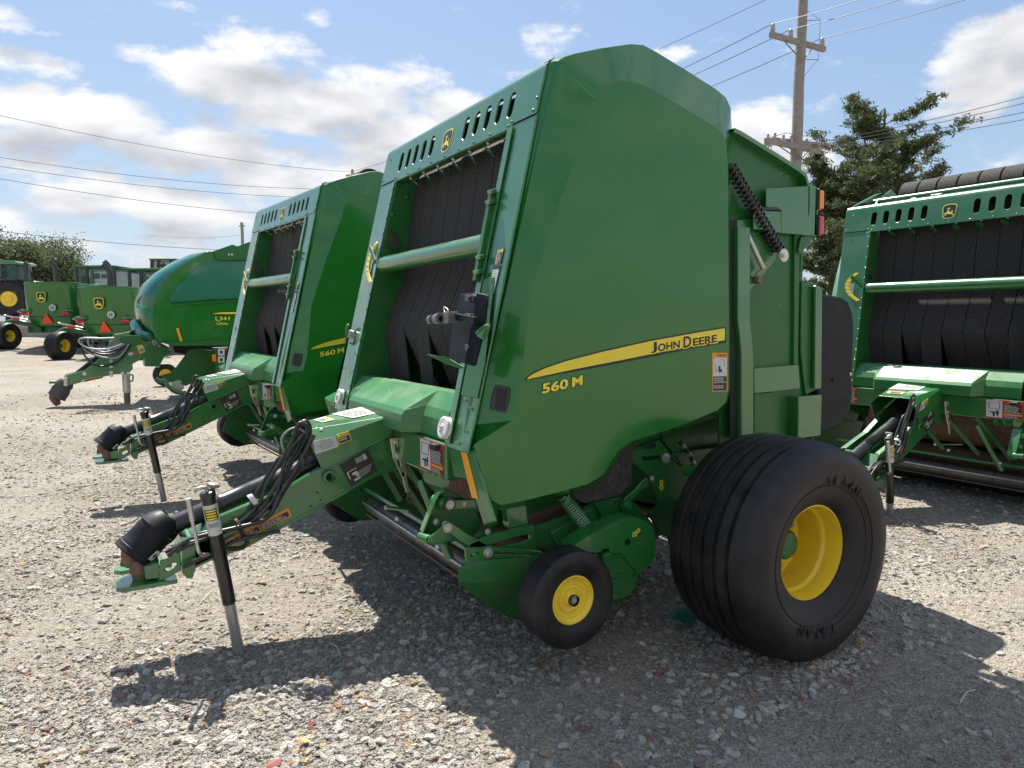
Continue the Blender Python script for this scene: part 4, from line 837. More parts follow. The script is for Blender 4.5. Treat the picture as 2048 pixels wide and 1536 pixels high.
    for i in range(7):
        f0 = .10+i*.125; up = lambda u: np.interp(u, [1054,1066,1091,1130,1200,1300,1400,1449.5], [758,748,736.3,723,705,682.5,664.5,656.5]); lo = lambda u: np.interp(u, [1054,1150,1250,1330,1400,1449.5], [758.5,738,718.5,702.5,689,680])
        us = [1062+(1448-1062)*j/12 for j in range(13)]
        dec('stripe_line', [(u, up(u)+(lo(u)-up(u))*f0) for u in us]+[(u, up(u)+(lo(u)-up(u))*(f0+.035)) for u in us[::-1]], YS-.0012, YDEC2, so)
    def tx(s, a, b, c, m, par, e, off): return text('lettering', s, Y(*a, YS-e), Y(*b, YS-e), Y(*c, YS-e), m, par, off=off)
    for s, a, b, c in (('J', (1302,707), (1314,705), (1302,685)), ('OHN', (1316,704), (1360,696), (1316,688)), ('D', (1367,696.5), (1383,693.5), (1367,673.5)), ('EERE', (1386,692.5), (1434,684), (1386,677))):
        w_ = 1.9
        tx(s, (a[0]-w_, a[1]+w_), (b[0]+w_, b[1]+w_), (c[0]-w_, c[1]-w_), YDEC, so, .0018, .055)
        tx(s, a, b, c, BDEC, so, .0026, .028)
    for s, a, b, c in (('560', (1084,788), (1136,776.5), (1085,767.5)), ('M', (1144,774.5), (1165,770), (1144.5,754.5))):
        w_ = 1.6
        tx(s, (a[0]-w_, a[1]+w_), (b[0]+w_, b[1]+w_-.3), (c[0]-w_, c[1]-w_), BDEC, sh, .0004, .075)
        tx(s, a, b, c, YDEC, sh, .0016, .028)
    decal('warning_sticker', yq([(1424,705.5),(1454.5,705.5),(1454.5,782.5),(1424.5,783.5)], YS+.0012), [(.04, .02, .96, .12, ODEC), (.06, .13, .94, .60, WDEC), (.06, .61, .94, .975, BDEC), (.40, .34, .52, .50, BDEC, 1), (.5, .42, .62, .5, BDEC, 1), (.18, .28, .2, .46, BDEC, 1), (.2, .46, .5, .47, BDEC, 1), (.55, .18, .8, .19, BDEC, 1), (.78, .19, .8, .36, BDEC, 1), (.42, .26, .56, .27, BDEC, 1)]+lines(.10, .64, .9, .80, 3, WDEC)+lines(.10, .84, .9, .94, 2, WDEC), sh, base=ODEC, texts=(('WARNING', .26, .035, .92, .1, BDEC),))
    # roof fittings
    lathe('roof_roller', [(0, .04), (.10, .04)], (2.03, 2.80, 2.80), (0, 1, 0), BPNT, B, 20)
    box('roof_latch', (1.93, 2.86, 2.798), (.07, .08, .016), BPNT, B); box('roof_latch', (1.95, 3.95, 2.796), (.05, .10, .014), BPNT, B); box('roof_latch', (1.93, 4.15, 2.79), (.05, .05, .012), BPNT, B)
    return B
def dup(o, parent=None, skip=()):
    c = o.copy(); COL.objects.link(c)
    if parent is not None: c.parent = parent
    for ch in list(o.children):
        if not ch.name.split('.')[0] in skip: dup(ch, c, skip)
    return c
# ------------------------------------------------------------------ ground
GY = [-400, 8, 13, 20, 29.6, 34, 38, 60, 700]; GZ = [0, 0, .26, .34, .36, .74, 1.02, 1.1, 1.1]
def gz(x, y):
    z = float(np.interp(y, GY, GZ))
    if x > 6: z *= max(0., 1-(x-6)/6)
    return z
def gnoise(x, y):
    return .016*noise.noise(Vector((x*.9, y*.9, 0)))+.010*noise.noise(Vector((x*3.1, y*3.1, 5)))+.004*noise.noise(Vector((x*9, y*9, 2)))
def ground_mat():
    m = bpy.data.materials.new('gravel_ground'); m.use_nodes = True; nt = m.node_tree; N = nt.nodes; L = nt.links; b = N['Principled BSDF']; b.inputs['Roughness'].default_value = .95; b.inputs['Specular IOR Level'].default_value = .25
    g = N.new('ShaderNodeNewGeometry')
    def vor(scale, feat='F1'):
        v = N.new('ShaderNodeTexVoronoi'); v.inputs['Scale'].default_value = scale; v.feature = feat; v.inputs['Randomness'].default_value = 1; L.new(dist, v.inputs['Vector']); return v
    nd = N.new('ShaderNodeTexNoise'); nd.inputs['Scale'].default_value = 14; nd.inputs['Detail'].default_value = 2; L.new(g.outputs['Position'], nd.inputs['Vector'])
    vm = N.new('ShaderNodeVectorMath'); vm.operation = 'MULTIPLY_ADD'; L.new(nd.outputs['Color'], vm.inputs[0]); vm.inputs[1].default_value = (.05, .05, .05); L.new(g.outputs['Position'], vm.inputs[2]); dist = vm.outputs[0]
    v1 = vor(75); v2 = vor(190); v3 = vor(34)
    def ramp(stops, src):
        r = N.new('ShaderNodeValToRGB'); e = r.color_ramp.elements
        while len(e) < len(stops): e.new(.5)
        for q, (p, c) in zip(e, stops): q.position = p; q.color = (*c, 1)
        L.new(src, r.inputs[0]); return r.outputs[0]
    s1 = N.new('ShaderNodeSeparateColor'); L.new(v1.outputs['Color'], s1.inputs[0]); s2 = N.new('ShaderNodeSeparateColor'); L.new(v2.outputs['Color'], s2.inputs[0])
    stops = [(0, (.24, .21, .175)), (.25, (.39, .34, .275)), (.55, (.47, .415, .34)), (.8, (.54, .485, .405)), (.93, (.42, .33, .23)), (1, (.32, .22, .17))]
    c1 = ramp(stops, s1.outputs[0]); c2 = ramp(stops, s2.outputs[0])
    def mix(f, a, c, mode='MIX'):
        x = N.new('ShaderNodeMix'); x.data_type = 'RGBA'; x.blend_type = mode
        if isinstance(f, float): x.inputs['Factor'].default_value = f
        else: L.new(f, x.inputs['Factor'])
        L.new(a, x.inputs['A'])
        if isinstance(c, tuple): x.inputs['B'].default_value = (*c, 1)
        else: L.new(c, x.inputs['B'])
        return x.outputs['Result']
    c = mix(.55, c1, c2)
    def gap(v, hi):
        r = N.new('ShaderNodeMapRange'); r.inputs[1].default_value = hi*.55; r.inputs[2].default_value = hi; r.inputs[4].default_value = .5; L.new(v.outputs['Distance'], r.inputs[0]); return r.outputs[0]
    c = mix(gap(v1, .62), c, (.13, .11, .09)); c = mix(gap(v2, .62), c, (.20, .17, .14))
    # finer, greyer packed soil where cars drive
    nb = N.new('ShaderNodeTexNoise'); nb.inputs['Scale'].default_value = .55; nb.inputs['Detail'].default_value = 5; L.new(g.outputs['Position'], nb.inputs['Vector'])
    rb = N.new('ShaderNodeMapRange'); rb.inputs[1].default_value = .40; rb.inputs[2].default_value = .62; rb.inputs[4].default_value = .55; L.new(nb.outputs[0], rb.inputs[0])
    c = mix(rb.outputs[0], c, (.42, .38, .32)) 
    L.new(c, b.inputs['Base Color'])
    ad = N.new('ShaderNodeMath'); ad.operation = 'MULTIPLY_ADD'; L.new(v1.outputs['Distance'], ad.inputs[0]); ad.inputs[1].default_value = 2.2; L.new(v2.outputs['Distance'], ad.inputs[2])
    ad2 = N.new('ShaderNodeMath'); ad2.operation = 'MULTIPLY_ADD'; L.new(v3.outputs['Distance'], ad2.inputs[0]); ad2.inputs[1].default_value = 1.6; L.new(ad.outputs[0], ad2.inputs[2])
    v4 = vor(9); s4 = N.new('ShaderNodeSeparateColor'); L.new(v4.outputs['Color'], s4.inputs[0]); nf = N.new('ShaderNodeTexNoise'); nf.inputs['Scale'].default_value = 16; nf.inputs['Detail'].default_value = 3; nf.inputs['Roughness'].default_value = .8; L.new(g.outputs['Position'], nf.inputs['Vector'])
    rf = N.new('ShaderNodeMapRange'); rf.inputs[1].default_value = .35; rf.inputs[2].default_value = .65; rf.inputs[3].default_value = .66; rf.inputs[4].default_value = 1.12; L.new(nf.outputs[0], rf.inputs[0]); cf = N.new('ShaderNodeCombineColor')
    for q in range(3): L.new(rf.outputs[0], cf.inputs[q])
    c = mix(.8, c, cf.outputs[0], 'MULTIPLY'); L.new(c, b.inputs['Base Color'])
    bp = N.new('ShaderNodeBump'); bp.invert = True; bp.inputs['Distance'].default_value = .0055; bp.inputs['Strength'].default_value = 1; L.new(ad2.outputs[0], bp.inputs['Height']); L.new(bp.outputs[0], b.inputs['Normal'])
    return m
def axis_pts():
    a = [-600, -300, -150, -80, -40, -20, -10]; x = -5.0
    while x < 12: a.append(x); x += .1
    while x < 45: a.append(x); x += 1.0
    return a+[50, 60, 80, 120, 200, 350, 650]
ax_ = axis_pts(); n = len(ax_); ORG = Vector((0, 0, 0))
vs = [(x, y, gz(x, y)+(gnoise(x, y) if abs(x) < 12 and -5 < y < 13 else 0)) for x in ax_ for y in ax_]
fs = [(i*n+j, (i+1)*n+j, (i+1)*n+j+1, i*n+j+1) for i in range(n-1) for j in range(n-1)]
gr = mesh('ground', vs, fs, ground_mat(), None, smooth=True, normals=False); gr['kind'] = 'structure'
def gz2(x, y): return gz(x, y)+gnoise(x, y)

# loose stones
def stone_mat():
    m = bpy.data.materials.new('limestone_gravel'); m.use_nodes = True; nt = m.node_tree; N = nt.nodes; L = nt.links; b = N['Principled BSDF']; b.inputs['Roughness'].default_value = .9
    oi = N.new('ShaderNodeObjectInfo'); r = N.new('ShaderNodeValToRGB'); e = r.color_ramp.elements
    st = [(0, (.36, .325, .285)), (.15, (.46, .42, .365)), (.35, (.54, .49, .41)), (.6, (.63, .58, .495)), (.8, (.66, .62, .55)), (.90, (.46, .43, .41)), (.945, (.50, .36, .16)), (.965, (.42, .27, .17)), (.985, (.28, .13, .10)), (1, (.60, .57, .53))]
    while len(e) < len(st): e.new(.5)
    for q, (p, c) in zip(e, st): q.position = p; q.color = (*c, 1)
    r.color_ramp.interpolation = 'LINEAR'
    L.new(oi.outputs['Random'], r.inputs[0]); tcn = N.new('ShaderNodeTexCoord')
    n1 = N.new('ShaderNodeTexNoise'); n1.inputs['Scale'].default_value = 3; n1.inputs['Detail'].default_value = 6; L.new(tcn.outputs['Object'], n1.inputs['Vector'])
    mx = N.new('ShaderNodeMix'); mx.data_type = 'RGBA'; mx.blend_type = 'MULTIPLY'; mx.inputs['Factor'].default_value = .6; L.new(r.outputs[0], mx.inputs['A']); L.new(n1.outputs[0], mx.inputs['B'])
    mr_ = N.new('ShaderNodeMapRange'); mr_.inputs[3].default_value = .75; mr_.inputs[4].default_value = 1.3; L.new(n1.outputs[0], mr_.inputs[0]); cx_ = N.new('ShaderNodeCombineColor')
    for i in range(3): L.new(mr_.outputs[0], cx_.inputs[i])
    L.new(cx_.outputs[0], mx.inputs['B']); L.new(mx.outputs['Result'], b.inputs['Base Color'])
    bp = N.new('ShaderNodeBump'); bp.inputs['Distance'].default_value = .04; L.new(n1.outputs[0], bp.inputs['Height']); L.new(bp.outputs[0], b.inputs['Normal']); return m
STONE = stone_mat()
def rock(name, seed, sub, flat, m, smooth=25):
    rr = random.Random(seed); bm = bmesh.new(); bmesh.ops.create_icosphere(bm, subdivisions=sub, radius=1)
    pl_ = [(Vector((rr.gauss(0, 1), rr.gauss(0, 1), rr.gauss(0, 1))).normalized(), .52+.35*rr.random()) for _ in range(9)]
    sx, sy = 1, .62+.3*rr.random()
    for v in bm.verts:
        for nrm, d in pl_:
            k = v.co.dot(nrm)
            if k > d: v.co -= nrm*(k-d)*.9
        v.co *= 1+.12*noise.noise(v.co*1.7+Vector((seed, 0, 0)))
        v.co = Vector((v.co.x*sx, v.co.y*sy, v.co.z*flat))
    me = bpy.data.meshes.new(name); bm.to_mesh(me); bm.free(); me.materials.append(m)
    if smooth: finish(me, smooth)
    return me
rocks = bpy.data.collections.new('stone_shapes')
for i in range(7): rocks.objects.link(bpy.data.objects.new('stone_shape', rock('stone', i+3, 2 if i < 4 else 1, .42+.06*i, STONE)))
def instances(name, pts, rot, scl, idx, coll):
    me = bpy.data.meshes.new(name); me.from_pydata(pts.tolist(), [], [])
    a = me.attributes.new('rot', 'FLOAT_VECTOR', 'POINT'); a.data.foreach_set('vector', rot.astype('f').ravel())
    a = me.attributes.new('scl', 'FLOAT', 'POINT'); a.data.foreach_set('value', scl.astype('f'))
    a = me.attributes.new('idx', 'INT', 'POINT'); a.data.foreach_set('value', idx.astype('i'))
    o = bpy.data.objects.new(name, me); COL.objects.link(o)
    g = bpy.data.node_groups.new(name, 'GeometryNodeTree'); g.interface.new_socket('Geometry', in_out='INPUT', socket_type='NodeSocketGeometry'); g.interface.new_socket('Geometry', in_out='OUTPUT', socket_type='NodeSocketGeometry')
    N = g.nodes; L = g.links; gi = N.new('NodeGroupInput'); go = N.new('NodeGroupOutput'); ip = N.new('GeometryNodeInstanceOnPoints'); ci = N.new('GeometryNodeCollectionInfo')
    ci.inputs['Collection'].default_value = coll; ci.inputs['Separate Children'].default_value = True; ci.inputs['Reset Children'].default_value = True
    def na(nm, t):
        q = N.new('GeometryNodeInputNamedAttribute'); q.data_type = t; q.inputs['Name'].default_value = nm; return q.outputs['Attribute']
    er = N.new('FunctionNodeEulerToRotation'); L.new(na('rot', 'FLOAT_VECTOR'), er.inputs[0])
    mp_ = N.new('GeometryNodeMeshToPoints'); L.new(gi.outputs[0], mp_.inputs[0])
    L.new(mp_.outputs[0], ip.inputs['Points']); L.new(ci.outputs[0], ip.inputs['Instance']); ip.inputs['Pick Instance'].default_value = True
    L.new(na('idx', 'INT'), ip.inputs['Instance Index']); L.new(er.outputs[0], ip.inputs['Rotation']); L.new(na('scl', 'FLOAT'), ip.inputs['Scale']); L.new(ip.outputs[0], go.inputs[0])
    md = o.modifiers.new('scatter', 'NODES'); md.node_group = g; return o
rng = np.random.default_rng(5)
def visible(p, mg=650):
    q = (p-CAMP)@RB; w = -q[:, 2]; u = CX+FPX*q[:, 0]/w; v = CY-FPX*q[:, 1]/w
    return (w > .5) & (u > -mg) & (u < 2048+mg) & (v < 1536+mg*2)
def scatter(n, r0, r1, smin, smax, pw, idxs):
    # even in area inside the ring sector r0..r1 ahead of the viewer, thinning with distance
    a = rng.uniform(R(-8), R(132), n); r = r0*(r1/r0)**(rng.random(n)**pw); x = r*np.cos(a); y = r*np.sin(a)
    cl = np.array([noise.noise(Vector((px*.8, py*.8, 3)))+.6*noise.noise(Vector((px*2.7, py*2.7, 9))) for px, py in zip(x, y)])
    keep = rng.random(n) < np.clip(.62+cl*1.1, .12, 1)
    packed = ((x-3.1)/1.5)**2+((y-1.35)/.55)**2 < 1
    keep &= ~(packed & (rng.random(n) < .86))
    x, y = x[keep], y[keep]; p = np.c_[x, y, np.zeros(len(x))]; k = visible(p); p = p[k]
    for q in p: q[2] = gz2(q[0], q[1])
    m = len(p); s = smin*(smax/smin)**(rng.random(m)**2.2); p[:, 2] += s*.10
    rot = np.c_[rng.normal(0, .25, m), rng.normal(0, .25, m), rng.uniform(0, 6.28, m)]
    return p, rot, s, rng.choice(idxs, m)
A = scatter(430000, 1.5, 10.5, .0042, .014, .95, [4, 5, 6]); Bq = scatter(108000, 1.5, 16, .010, .027, .9, [0, 1, 2, 3]); Cq = scatter(7000, 1.5, 20, .023, .036, .85, [0, 1, 2, 3])
P_, Ro, Sc, Ix = [np.concatenate(t) for t in zip(A, Bq, Cq)]
g = instances('gravel', P_, Ro, Sc, Ix, rocks); g['kind'] = 'stuff'

# a few stones that stand out
def loose(name, u, v, s, seed, col, label):
    m = mat(name+'_stone_face', col, .9, dirt=tuple(c*.6 for c in col), dirt_amt=.5, dscale=60, bump=.002, bscale=60)
    p = Z(u, v, 0); me = rock(name, seed, 3, .5, m, 22); o = bpy.data.objects.new(name, me); COL.objects.link(o); o.scale = (s, s, s); o.location = (p.x, p.y, gz2(p.x, p.y)+s*.25); o.rotation_euler = (.1, .15, seed); o['label'] = label; o['category'] = 'stone'
loose('yellow_stone', 607, 1488, .030, 21, (.55, .40, .15), 'yellow limestone pebble on the sunlit gravel near the bottom edge')
loose('red_stone', 545, 1532, .032, 22, (.33, .14, .12), 'reddish stone cut by the bottom edge of the picture')
loose('grey_stone', 474, 1407, .026, 23, (.42, .40, .36), 'lone grey angular stone left of the hose shadow')
loose('pale_stone', 1478, 1432, .030, 24, (.50, .50, .48), 'pale blocky stone in the shade in front of the big tyre')
loose('brown_stone', 1090, 1508, .026, 25, (.35, .27, .17), 'brown stone in shade at the bottom centre')
loose('white_stone', 512, 1290, .026, 26, (.66, .66, .62), 'white stone lying beside the nearest jack foot')
loose('ochre_stone', 527, 1168, .030, 27, (.50, .37, .2), 'ochre flat stone on sunlit gravel right of the nearest jack')
# strands of dry stalk and the torn netting under the big tyre
def strand(u, v, du, dv, label):
    a = Z(u, v, 0); b = Z(u+du, v+dv, 0); mid = (a+b)/2+Vector((.01, .01, .02)); ORGk = a
    o = tube('dry_stalk', [a+Vector((0, 0, .01)), mid, b+Vector((0, 0, .012))], .0022, mat('dry_straw', (.55, .50, .38), .8), None, 5); o['label'] = label; o['category'] = 'straw'
strand(660, 1290, 22, 30, 'thin pale stalk lying on gravel right of the jack foot'); strand(395, 1216, 30, -32, 'curled dry stalk on sunlit gravel below the hitch'); strand(1920, 1410, 30, -25, 'short straw on packed soil in the bottom right shade')
mp_ = random.Random(3); parts = []
for i in range(150):
    c = Z(1372+mp_.gauss(0, 15), 1243+mp_.gauss(0, 7), 0); c.z = .01+mp_.random()*.03; a = mp_.random()*6.28; q = [c+Vector((.07*t*math.cos(a+t), .07*t*math.sin(a+t), .015*math.sin(5*t+i))) for t in (0, .35, .7, 1.0)]
    parts.append(tube_geo(q, .0012, 4))
nt_ = mesh('torn_netting', *join_geo(parts), NET, None); nt_['label'] = 'tangle of teal net wrap on the gravel behind the small wheel'; nt_['category'] = 'netting'
# ------------------------------------------------------------------ the three balers
ROW = 'round balers parked in the yard'
b1 = make_baler('nearest green round baler with small wheel and huge black tyre in front', ROW)
def pose(o, v):
    o.rotation_euler = (v[2], v[1], v[0]); o.location = (v[3], v[4], v[5])
b2 = dup(b1, None, ('hose_loop', 'grey_cable', 'yellow_flag', 'cable_tie')); b2['label'] = 'second green round baler left of the nearest one, jack with red-topped crank'
pose(b2, [0.0766, -0.0186, 0.0119, 1.9357, 7.3471, 0.0419])
b3 = dup(b1, None, ('tailgate_bolts', 'hose_loop', 'grey_cable', 'yellow_flag')); b3['label'] = 'green round baler at right edge seen through its wide front full of belts'
pose(b3, [0.0191, -0.0711, 0.0053, 7.044, 3.62, -0.0444])
# fittings only the nearest baler has
ORG = BO
for p, r in ((F(2.955, 1.113, -.004), .052), (F(4.555, 1.116, -.004), .052)):
    pu = lathe('twine_pulley', [(0, r*.8), (.006, r), (.010, r), (.014, r*.86), (.022, r*.86), (.026, r), (.030, r), (.034, r*.82), (.032, r*.3), (.036, r*.28), (.036, .001)], p, (-.967, 0, .255), WPL, b1, 36, smooth=25)
    bolt(p+Vector((-.036, 0, .009)), (-.967, 0, .255), .009, GALV, pu); bar('pulley_clip', p+Vector((-.034, .005, -.005)), p+Vector((-.03, .03, -.03)), .012, .006, BDEC, pu)
tube('ratchet_clip', [F(4.70, 1.50, -.01), F(4.72, 1.55, -.03), F(4.66, 1.58, -.04), F(4.66, 1.48, -.03), F(4.71, 1.47, -.01)], .009, GREENF, b1); lathe('clip_roller', [(0, .028), (.03, .028)], F(4.64, 1.52, -.004), (-.967, 0, .255), GALV, b1, 20)
# black monitor bracket on the near post
hb = plate('holder_back', [FR(921,588,-.14), FR(944,586,-.14), FR(952,592,-.14), FR(944,668,-.14), FR(930,727,-.14), FR(895,720,-.14), FR(905,650,-.14)], (.01, 0, 0), mat('satin_black_steel', (.005, .005, .006), .4, spec=.15), b1, bevel=.003)
plate('holder_side', [FR(952,585,-.17), FR(974,590,-.15), FR(975,600,-.15), FR(968,660,-.15), FR(949,733,-.15), FR(927,728,-.17), FR(940,660,-.17), FR(950,600,-.17)], (.01, 0, 0), MATS['satin_black_steel'], b1, bevel=.006)
plate('holder_shelf', [FR(854,708,-.22), FR(893,714,-.2), FR(928,733,-.15), FR(922,736,-.05), FR(893,727,-.05)], (0, 0, -.004), GREENF, b1)
mp1 = mat('bracket_blue_black', (.03, .035, .06), .35)
for v in (596, 633, 695):
    plate('holder_tab', [FR(932,v-6,-.15), FR(950,v-6,-.15), FR(949,v+6,-.15), FR(931,v+6,-.15)], (-.006, 0, 0), mp1, hb); bolt(FR(940, v, -.158), (-1, 0, .2), .012, BPNT, hb)
bar('holder_arm', FR(905,632,-.20), FR(952,642,-.20), .02, .03, MATS['satin_black_steel'], b1)
lathe('clamp', [(0, .022), (.05, .026), (.05, .012), (0, .012)], FR(872, 638, -.24), FR(890, 636, -.24)-FR(872, 638, -.24), mat('clamp_grey', (.16, .16, .17), .35, metal=.6), b1, 20); lathe('clamp', [(0, .02), (.03, .02)], FR(860, 640, -.24), FR(872, 638, -.24)-FR(860, 640, -.24), MATS['clamp_grey'], b1, 16)
box('clamp_block', FR(901, 635, -.22), (.05, .05, .05), MATS['clamp_grey'], b1)
tube('wire_loop', [FR(895,630,-.23), FR(896,620,-.23), FR(888,614,-.23), FR(889,622,-.23), FR(893,630,-.23)], .003, mat('brass_wire', (.6, .5, .3), .3, metal=.8), b1)
plate('dark_side_plate', [F(2.93,1.80,-.004), F(2.83,1.80,-.004), F(2.74,1.42,-.004), F(2.74,1.27,-.004), F(2.90,1.27,-.004)], (-.003, 0, 0), GREENF, b1)
fo = plate('folded_bracket', [FR(955,664,-.16), FR(968,652,-.16), FR(980,645,-.14), FR(982,652,-.14), FR(972,680,-.16), FR(958,672,-.16)], (-.012, 0, 0), GREENF, b1, holes=[[FR(964,666,-.16), FR(976,655,-.16), FR(970,674,-.16)]])
# red-topped crank on the second baler's jack, far gauge wheel where it shows
ORG = BO
def loc2(u, v, depth):  # a world point on a sight line, expressed in the second baler's own frame
    bpy.context.view_layer.update(); return b2.matrix_world.inverted() @ D(u, v, depth) + BO
bpy.context.view_layer.update()
for bb, pts, rd in ((b2, [(296,825),(305,822),(308,832)], None),):
    q = [loc2(u, v, 7.15) for u, v in [(288,820),(296,817),(300,820),(306,832),(312,840)]]; tube('jack_crank', q, .011, GALV, bb)
    q = [loc2(u, v, 7.12) for u, v in [(314,822),(315,838)]]; cyl('crank_grip', q[0], q[1], .017, WPL, bb, 14); cyl('crank_cap', q[0], q[0].lerp(q[1], .35), .0185, REDK, bb, 14)
ORG = Vector((0, 0, 0))

# ------------------------------------------------------------------ large square baler
def px_plane(y): return lambda u, v: Y(u, v, y)
LO = Vector((1.5, 14.5, gz(1.5, 14.5)))
L3 = thing('square_baler', 'large square baler with sky-tinted domed green hood parked left of the round balers', 'baler', LO)
nearc = [(420,503),(413,504),(381,520),(348,542),(325,564),(312,590),(305,617),(304,655),(313,668),(317,684)]
leftc = [(420,502.5),(412,503),(378,509),(338,527.5),(305,549),(283,571),(269,604),(269,624),(272,640),(279,662)]
yn, ym, yf = 13.2, 14.1, 15.2
vs = [Y(u, v, yn) for u, v in nearc]+[Y(u, v, ym) for u, v in leftc]; vs += [Vector((p.x, yf, p.z)) for p in vs[:10]]
fs = []
for i in range(9): fs += [(i, i+1, 11+i, 10+i), (10+i, 11+i, 21+i, 20+i)]
for nm_, ff, mm in (('hood_front', fs[:12], GREENSKY), ('hood_chin', fs[12:], GREENS)):
    o = mesh(nm_, vs, ff, mm, L3, smooth=40); o.modifiers.new('s', 'SOLIDIFY').thickness = .02
side = nearc[1:]+[(348,692),(461,690),(560,690),(560,500),(475,493),(465,490.5),(425,503)]
spl('hood_side', side, yn, .05, GREENS, L3, bevel=.01)
up_ = [(338,606),(345,590),(360,570),(380,548),(400,530),(430,523),(480,521),(560,521),(560,597),(476,598),(420,600),(370,604)]
spl('hood_panel', up_, yn-.03, .03, GREENSKY, L3, bevel=.02)
spl('hood_crease', [(348,609),(420,603.5),(476,600.5),(560,600),(560,602),(476,603),(420,606),(348,612)], yn-.035, .03, GREENF, L3)
spl('hood_skirt', [(318,684),(348,692),(560,690),(560,680),(420,681),(345,685)], yn-.04, .03, GREENF, L3)
spl('top_flap', [(425,503),(465,489),(475,492.5),(498,484),(560,470),(560,521),(484,520),(435,520)], yn-.06, .03, GREENF, L3)
rivets('flap_bolts', [Y(458,509,yn-.06), Y(464,509,yn-.06)], (0,-1,0), .02, GALV, L3)
spl('reflector', [(352,656),(357,656),(365,682),(360,683)], yn-.04, .004, AMBER, L3, bevel=0)
st_ = dec_ = spl('yellow_stripe', [(421,629),(430,626),(445,624),(560,622),(560,629)], yn-.036, .003, BDEC, L3, bevel=0)
spl('stripe_field', [(424,628),(432,626),(446,624.6),(560,623),(560,628)], yn-.039, .003, YDEC, st_, bevel=0)
text('lettering', 'L341', Y(431,641,yn-.04), Y(459,641,yn-.04), Y(431,633,yn-.04), YDEC, L3, off=.012); text('lettering', 'Carrico', Y(433,649.5,yn-.04), Y(456,650,yn-.04), Y(433,643,yn-.04), YDEC, L3, off=.01, shear=.3)
spl('nose_lamp', [(271,598),(275,590),(275,612),(270,616)], 13.95, .05, GALV, L3)
mesh('front_lip', *join_geo([tube_geo([Y(270,646,14.0), Y(276,660,13.8), Y(284,672,13.6), Y(300,672,13.3)], [.08, .1, .1, .05], 10)]), GREENSKY, L3, smooth=60)
Tp = [(128,752),(168,741),(184,730),(197,718),(212,700),(228,669),(260,663),(263,683),(275,671),(290,682),(305,677),(340,695),(340,708),(283,718),(265,728),(266,738),(256,748),(228,749),(174,761),(137,772),(129,770)]
t3 = spl('tongue', Tp, 13.5, .35, GREEN, L3, bevel=.01)
spl('leg_box', [(298,692),(340,695),(318,733),(290,733),(290,712)], 13.4, .5, GREENF, L3)
for u, v in ((131,757),(131,763),(131,769),(169,748),(222,722),(222,733),(222,745),(223,751),(245,747),(257,747),(312,722),(316,732),(305,700),(318,693)): bolt(Y(u, v, 13.48), (0, -1, 0), .028, WPL, t3)
yq2 = lambda px: [Y(u, v, 13.49) for u, v in px]
decal('sticker', yq2([(256,706),(276,700),(277,705),(258,712)]), [(0, 0, .45, 1, WDEC)], t3, base=RDEC, off=.004)
decal('sticker', yq2([(273,691),(284,688),(291,703),(280,708)]), [(.05, .05, .5, .3, WDEC), (.1, .45, .9, .9, mat('print_grey', (.25, .25, .25), .5))], t3, base=YDEC, off=.004)
decal('sticker', yq2([(303,682),(311,679),(315,688),(307,692)]), [(.2, .3, .8, .9, mat('print_grey', (.25, .25, .25), .5))], t3, off=.004)
decal('warning_sticker', yq2([(163,760),(206,752),(206,756),(163,765)]), [(0, 0, .12, 1, WDEC), (.15, .35, 1, 1, BRDEC)], t3, base=ODEC, off=.004)
jp = Y(252, 752, 13.65); jq = Vector((jp.x, jp.y, gz(jp.x, jp.y)))
jk3 = cyl('jack_tube', jp+Vector((0, 0, .05)), jp.lerp(jq, .62), .062, GALV, L3, 20); cyl('inner_leg', jp.lerp(jq, .6), jq, .05, mat('worn_jack_steel', (.12, .11, .10), .45, metal=.5, dirt=(.2,.17,.13), dirt_amt=.5), jk3, 20)
tube('jack_handle', [Y(u, v, 13.5) for u, v in [(258,750),(265,750),(266,758),(264,762),(260,762)]], .012, GREENF, jk3)
c0 = Y(134, 762, 13.65); c1 = Y(117, 788, 13.65)
lathe('shaft_boot', [(0, .10), (.06, .13), (.12, .12), (.18, .14), (.24, .13), (.3, .14)], c0, c1-c0, mat('grey_boot', (.06, .06, .06), .7, dirt=(.2,.17,.14), dirt_amt=.4), L3, 20)
mesh('rusty_yoke', *join_geo([tube_geo([Y(112,782,13.65), Y(108,797,13.65), Y(113,804,13.65), Y(117,810,13.65)], [.09, .07, .06, .04], 8)]), RUST, L3, smooth=30)
bar('hitch_tongue', Y(98,765,13.65), Y(130,764,13.65), .12, .03, GREENF, L3)
tube('driveline_guard', [Y(145,757,13.7), Y(185,725,13.7), Y(228,690,13.7), Y(262,668,13.7), Y(275,655,13.8)], .055, BPLM, L3, 12)
box('hose_plate', Y(262, 680, 13.45), (.32, .02, .16), GREENF, L3)
HG = mat('pale_hose', (.30, .31, .33), .4)
for i, pp in enumerate([[(245,688),(215,698),(180,697),(162,688),(158,680),(170,676),(200,677),(228,676)], [(252,690),(230,706),(200,708),(172,698),(160,684),(166,677),(195,676)], [(258,688),(240,712),(215,716),(180,706),(165,692),(163,682)], [(262,690),(240,720),(215,731),(190,730),(170,712),(162,695)], [(250,688),(222,702),(196,703),(178,690),(176,676)], [(255,689),(235,700),(205,699),(180,683),(178,672)], [(248,684),(220,712),(205,716),(188,700),(184,682)]]):
    tube('hydraulic_hose', [Y(u, v, 13.30+.03*i) for u, v in pp], .017, HG if i % 2 == 0 else HOSE, L3, 6, 5)
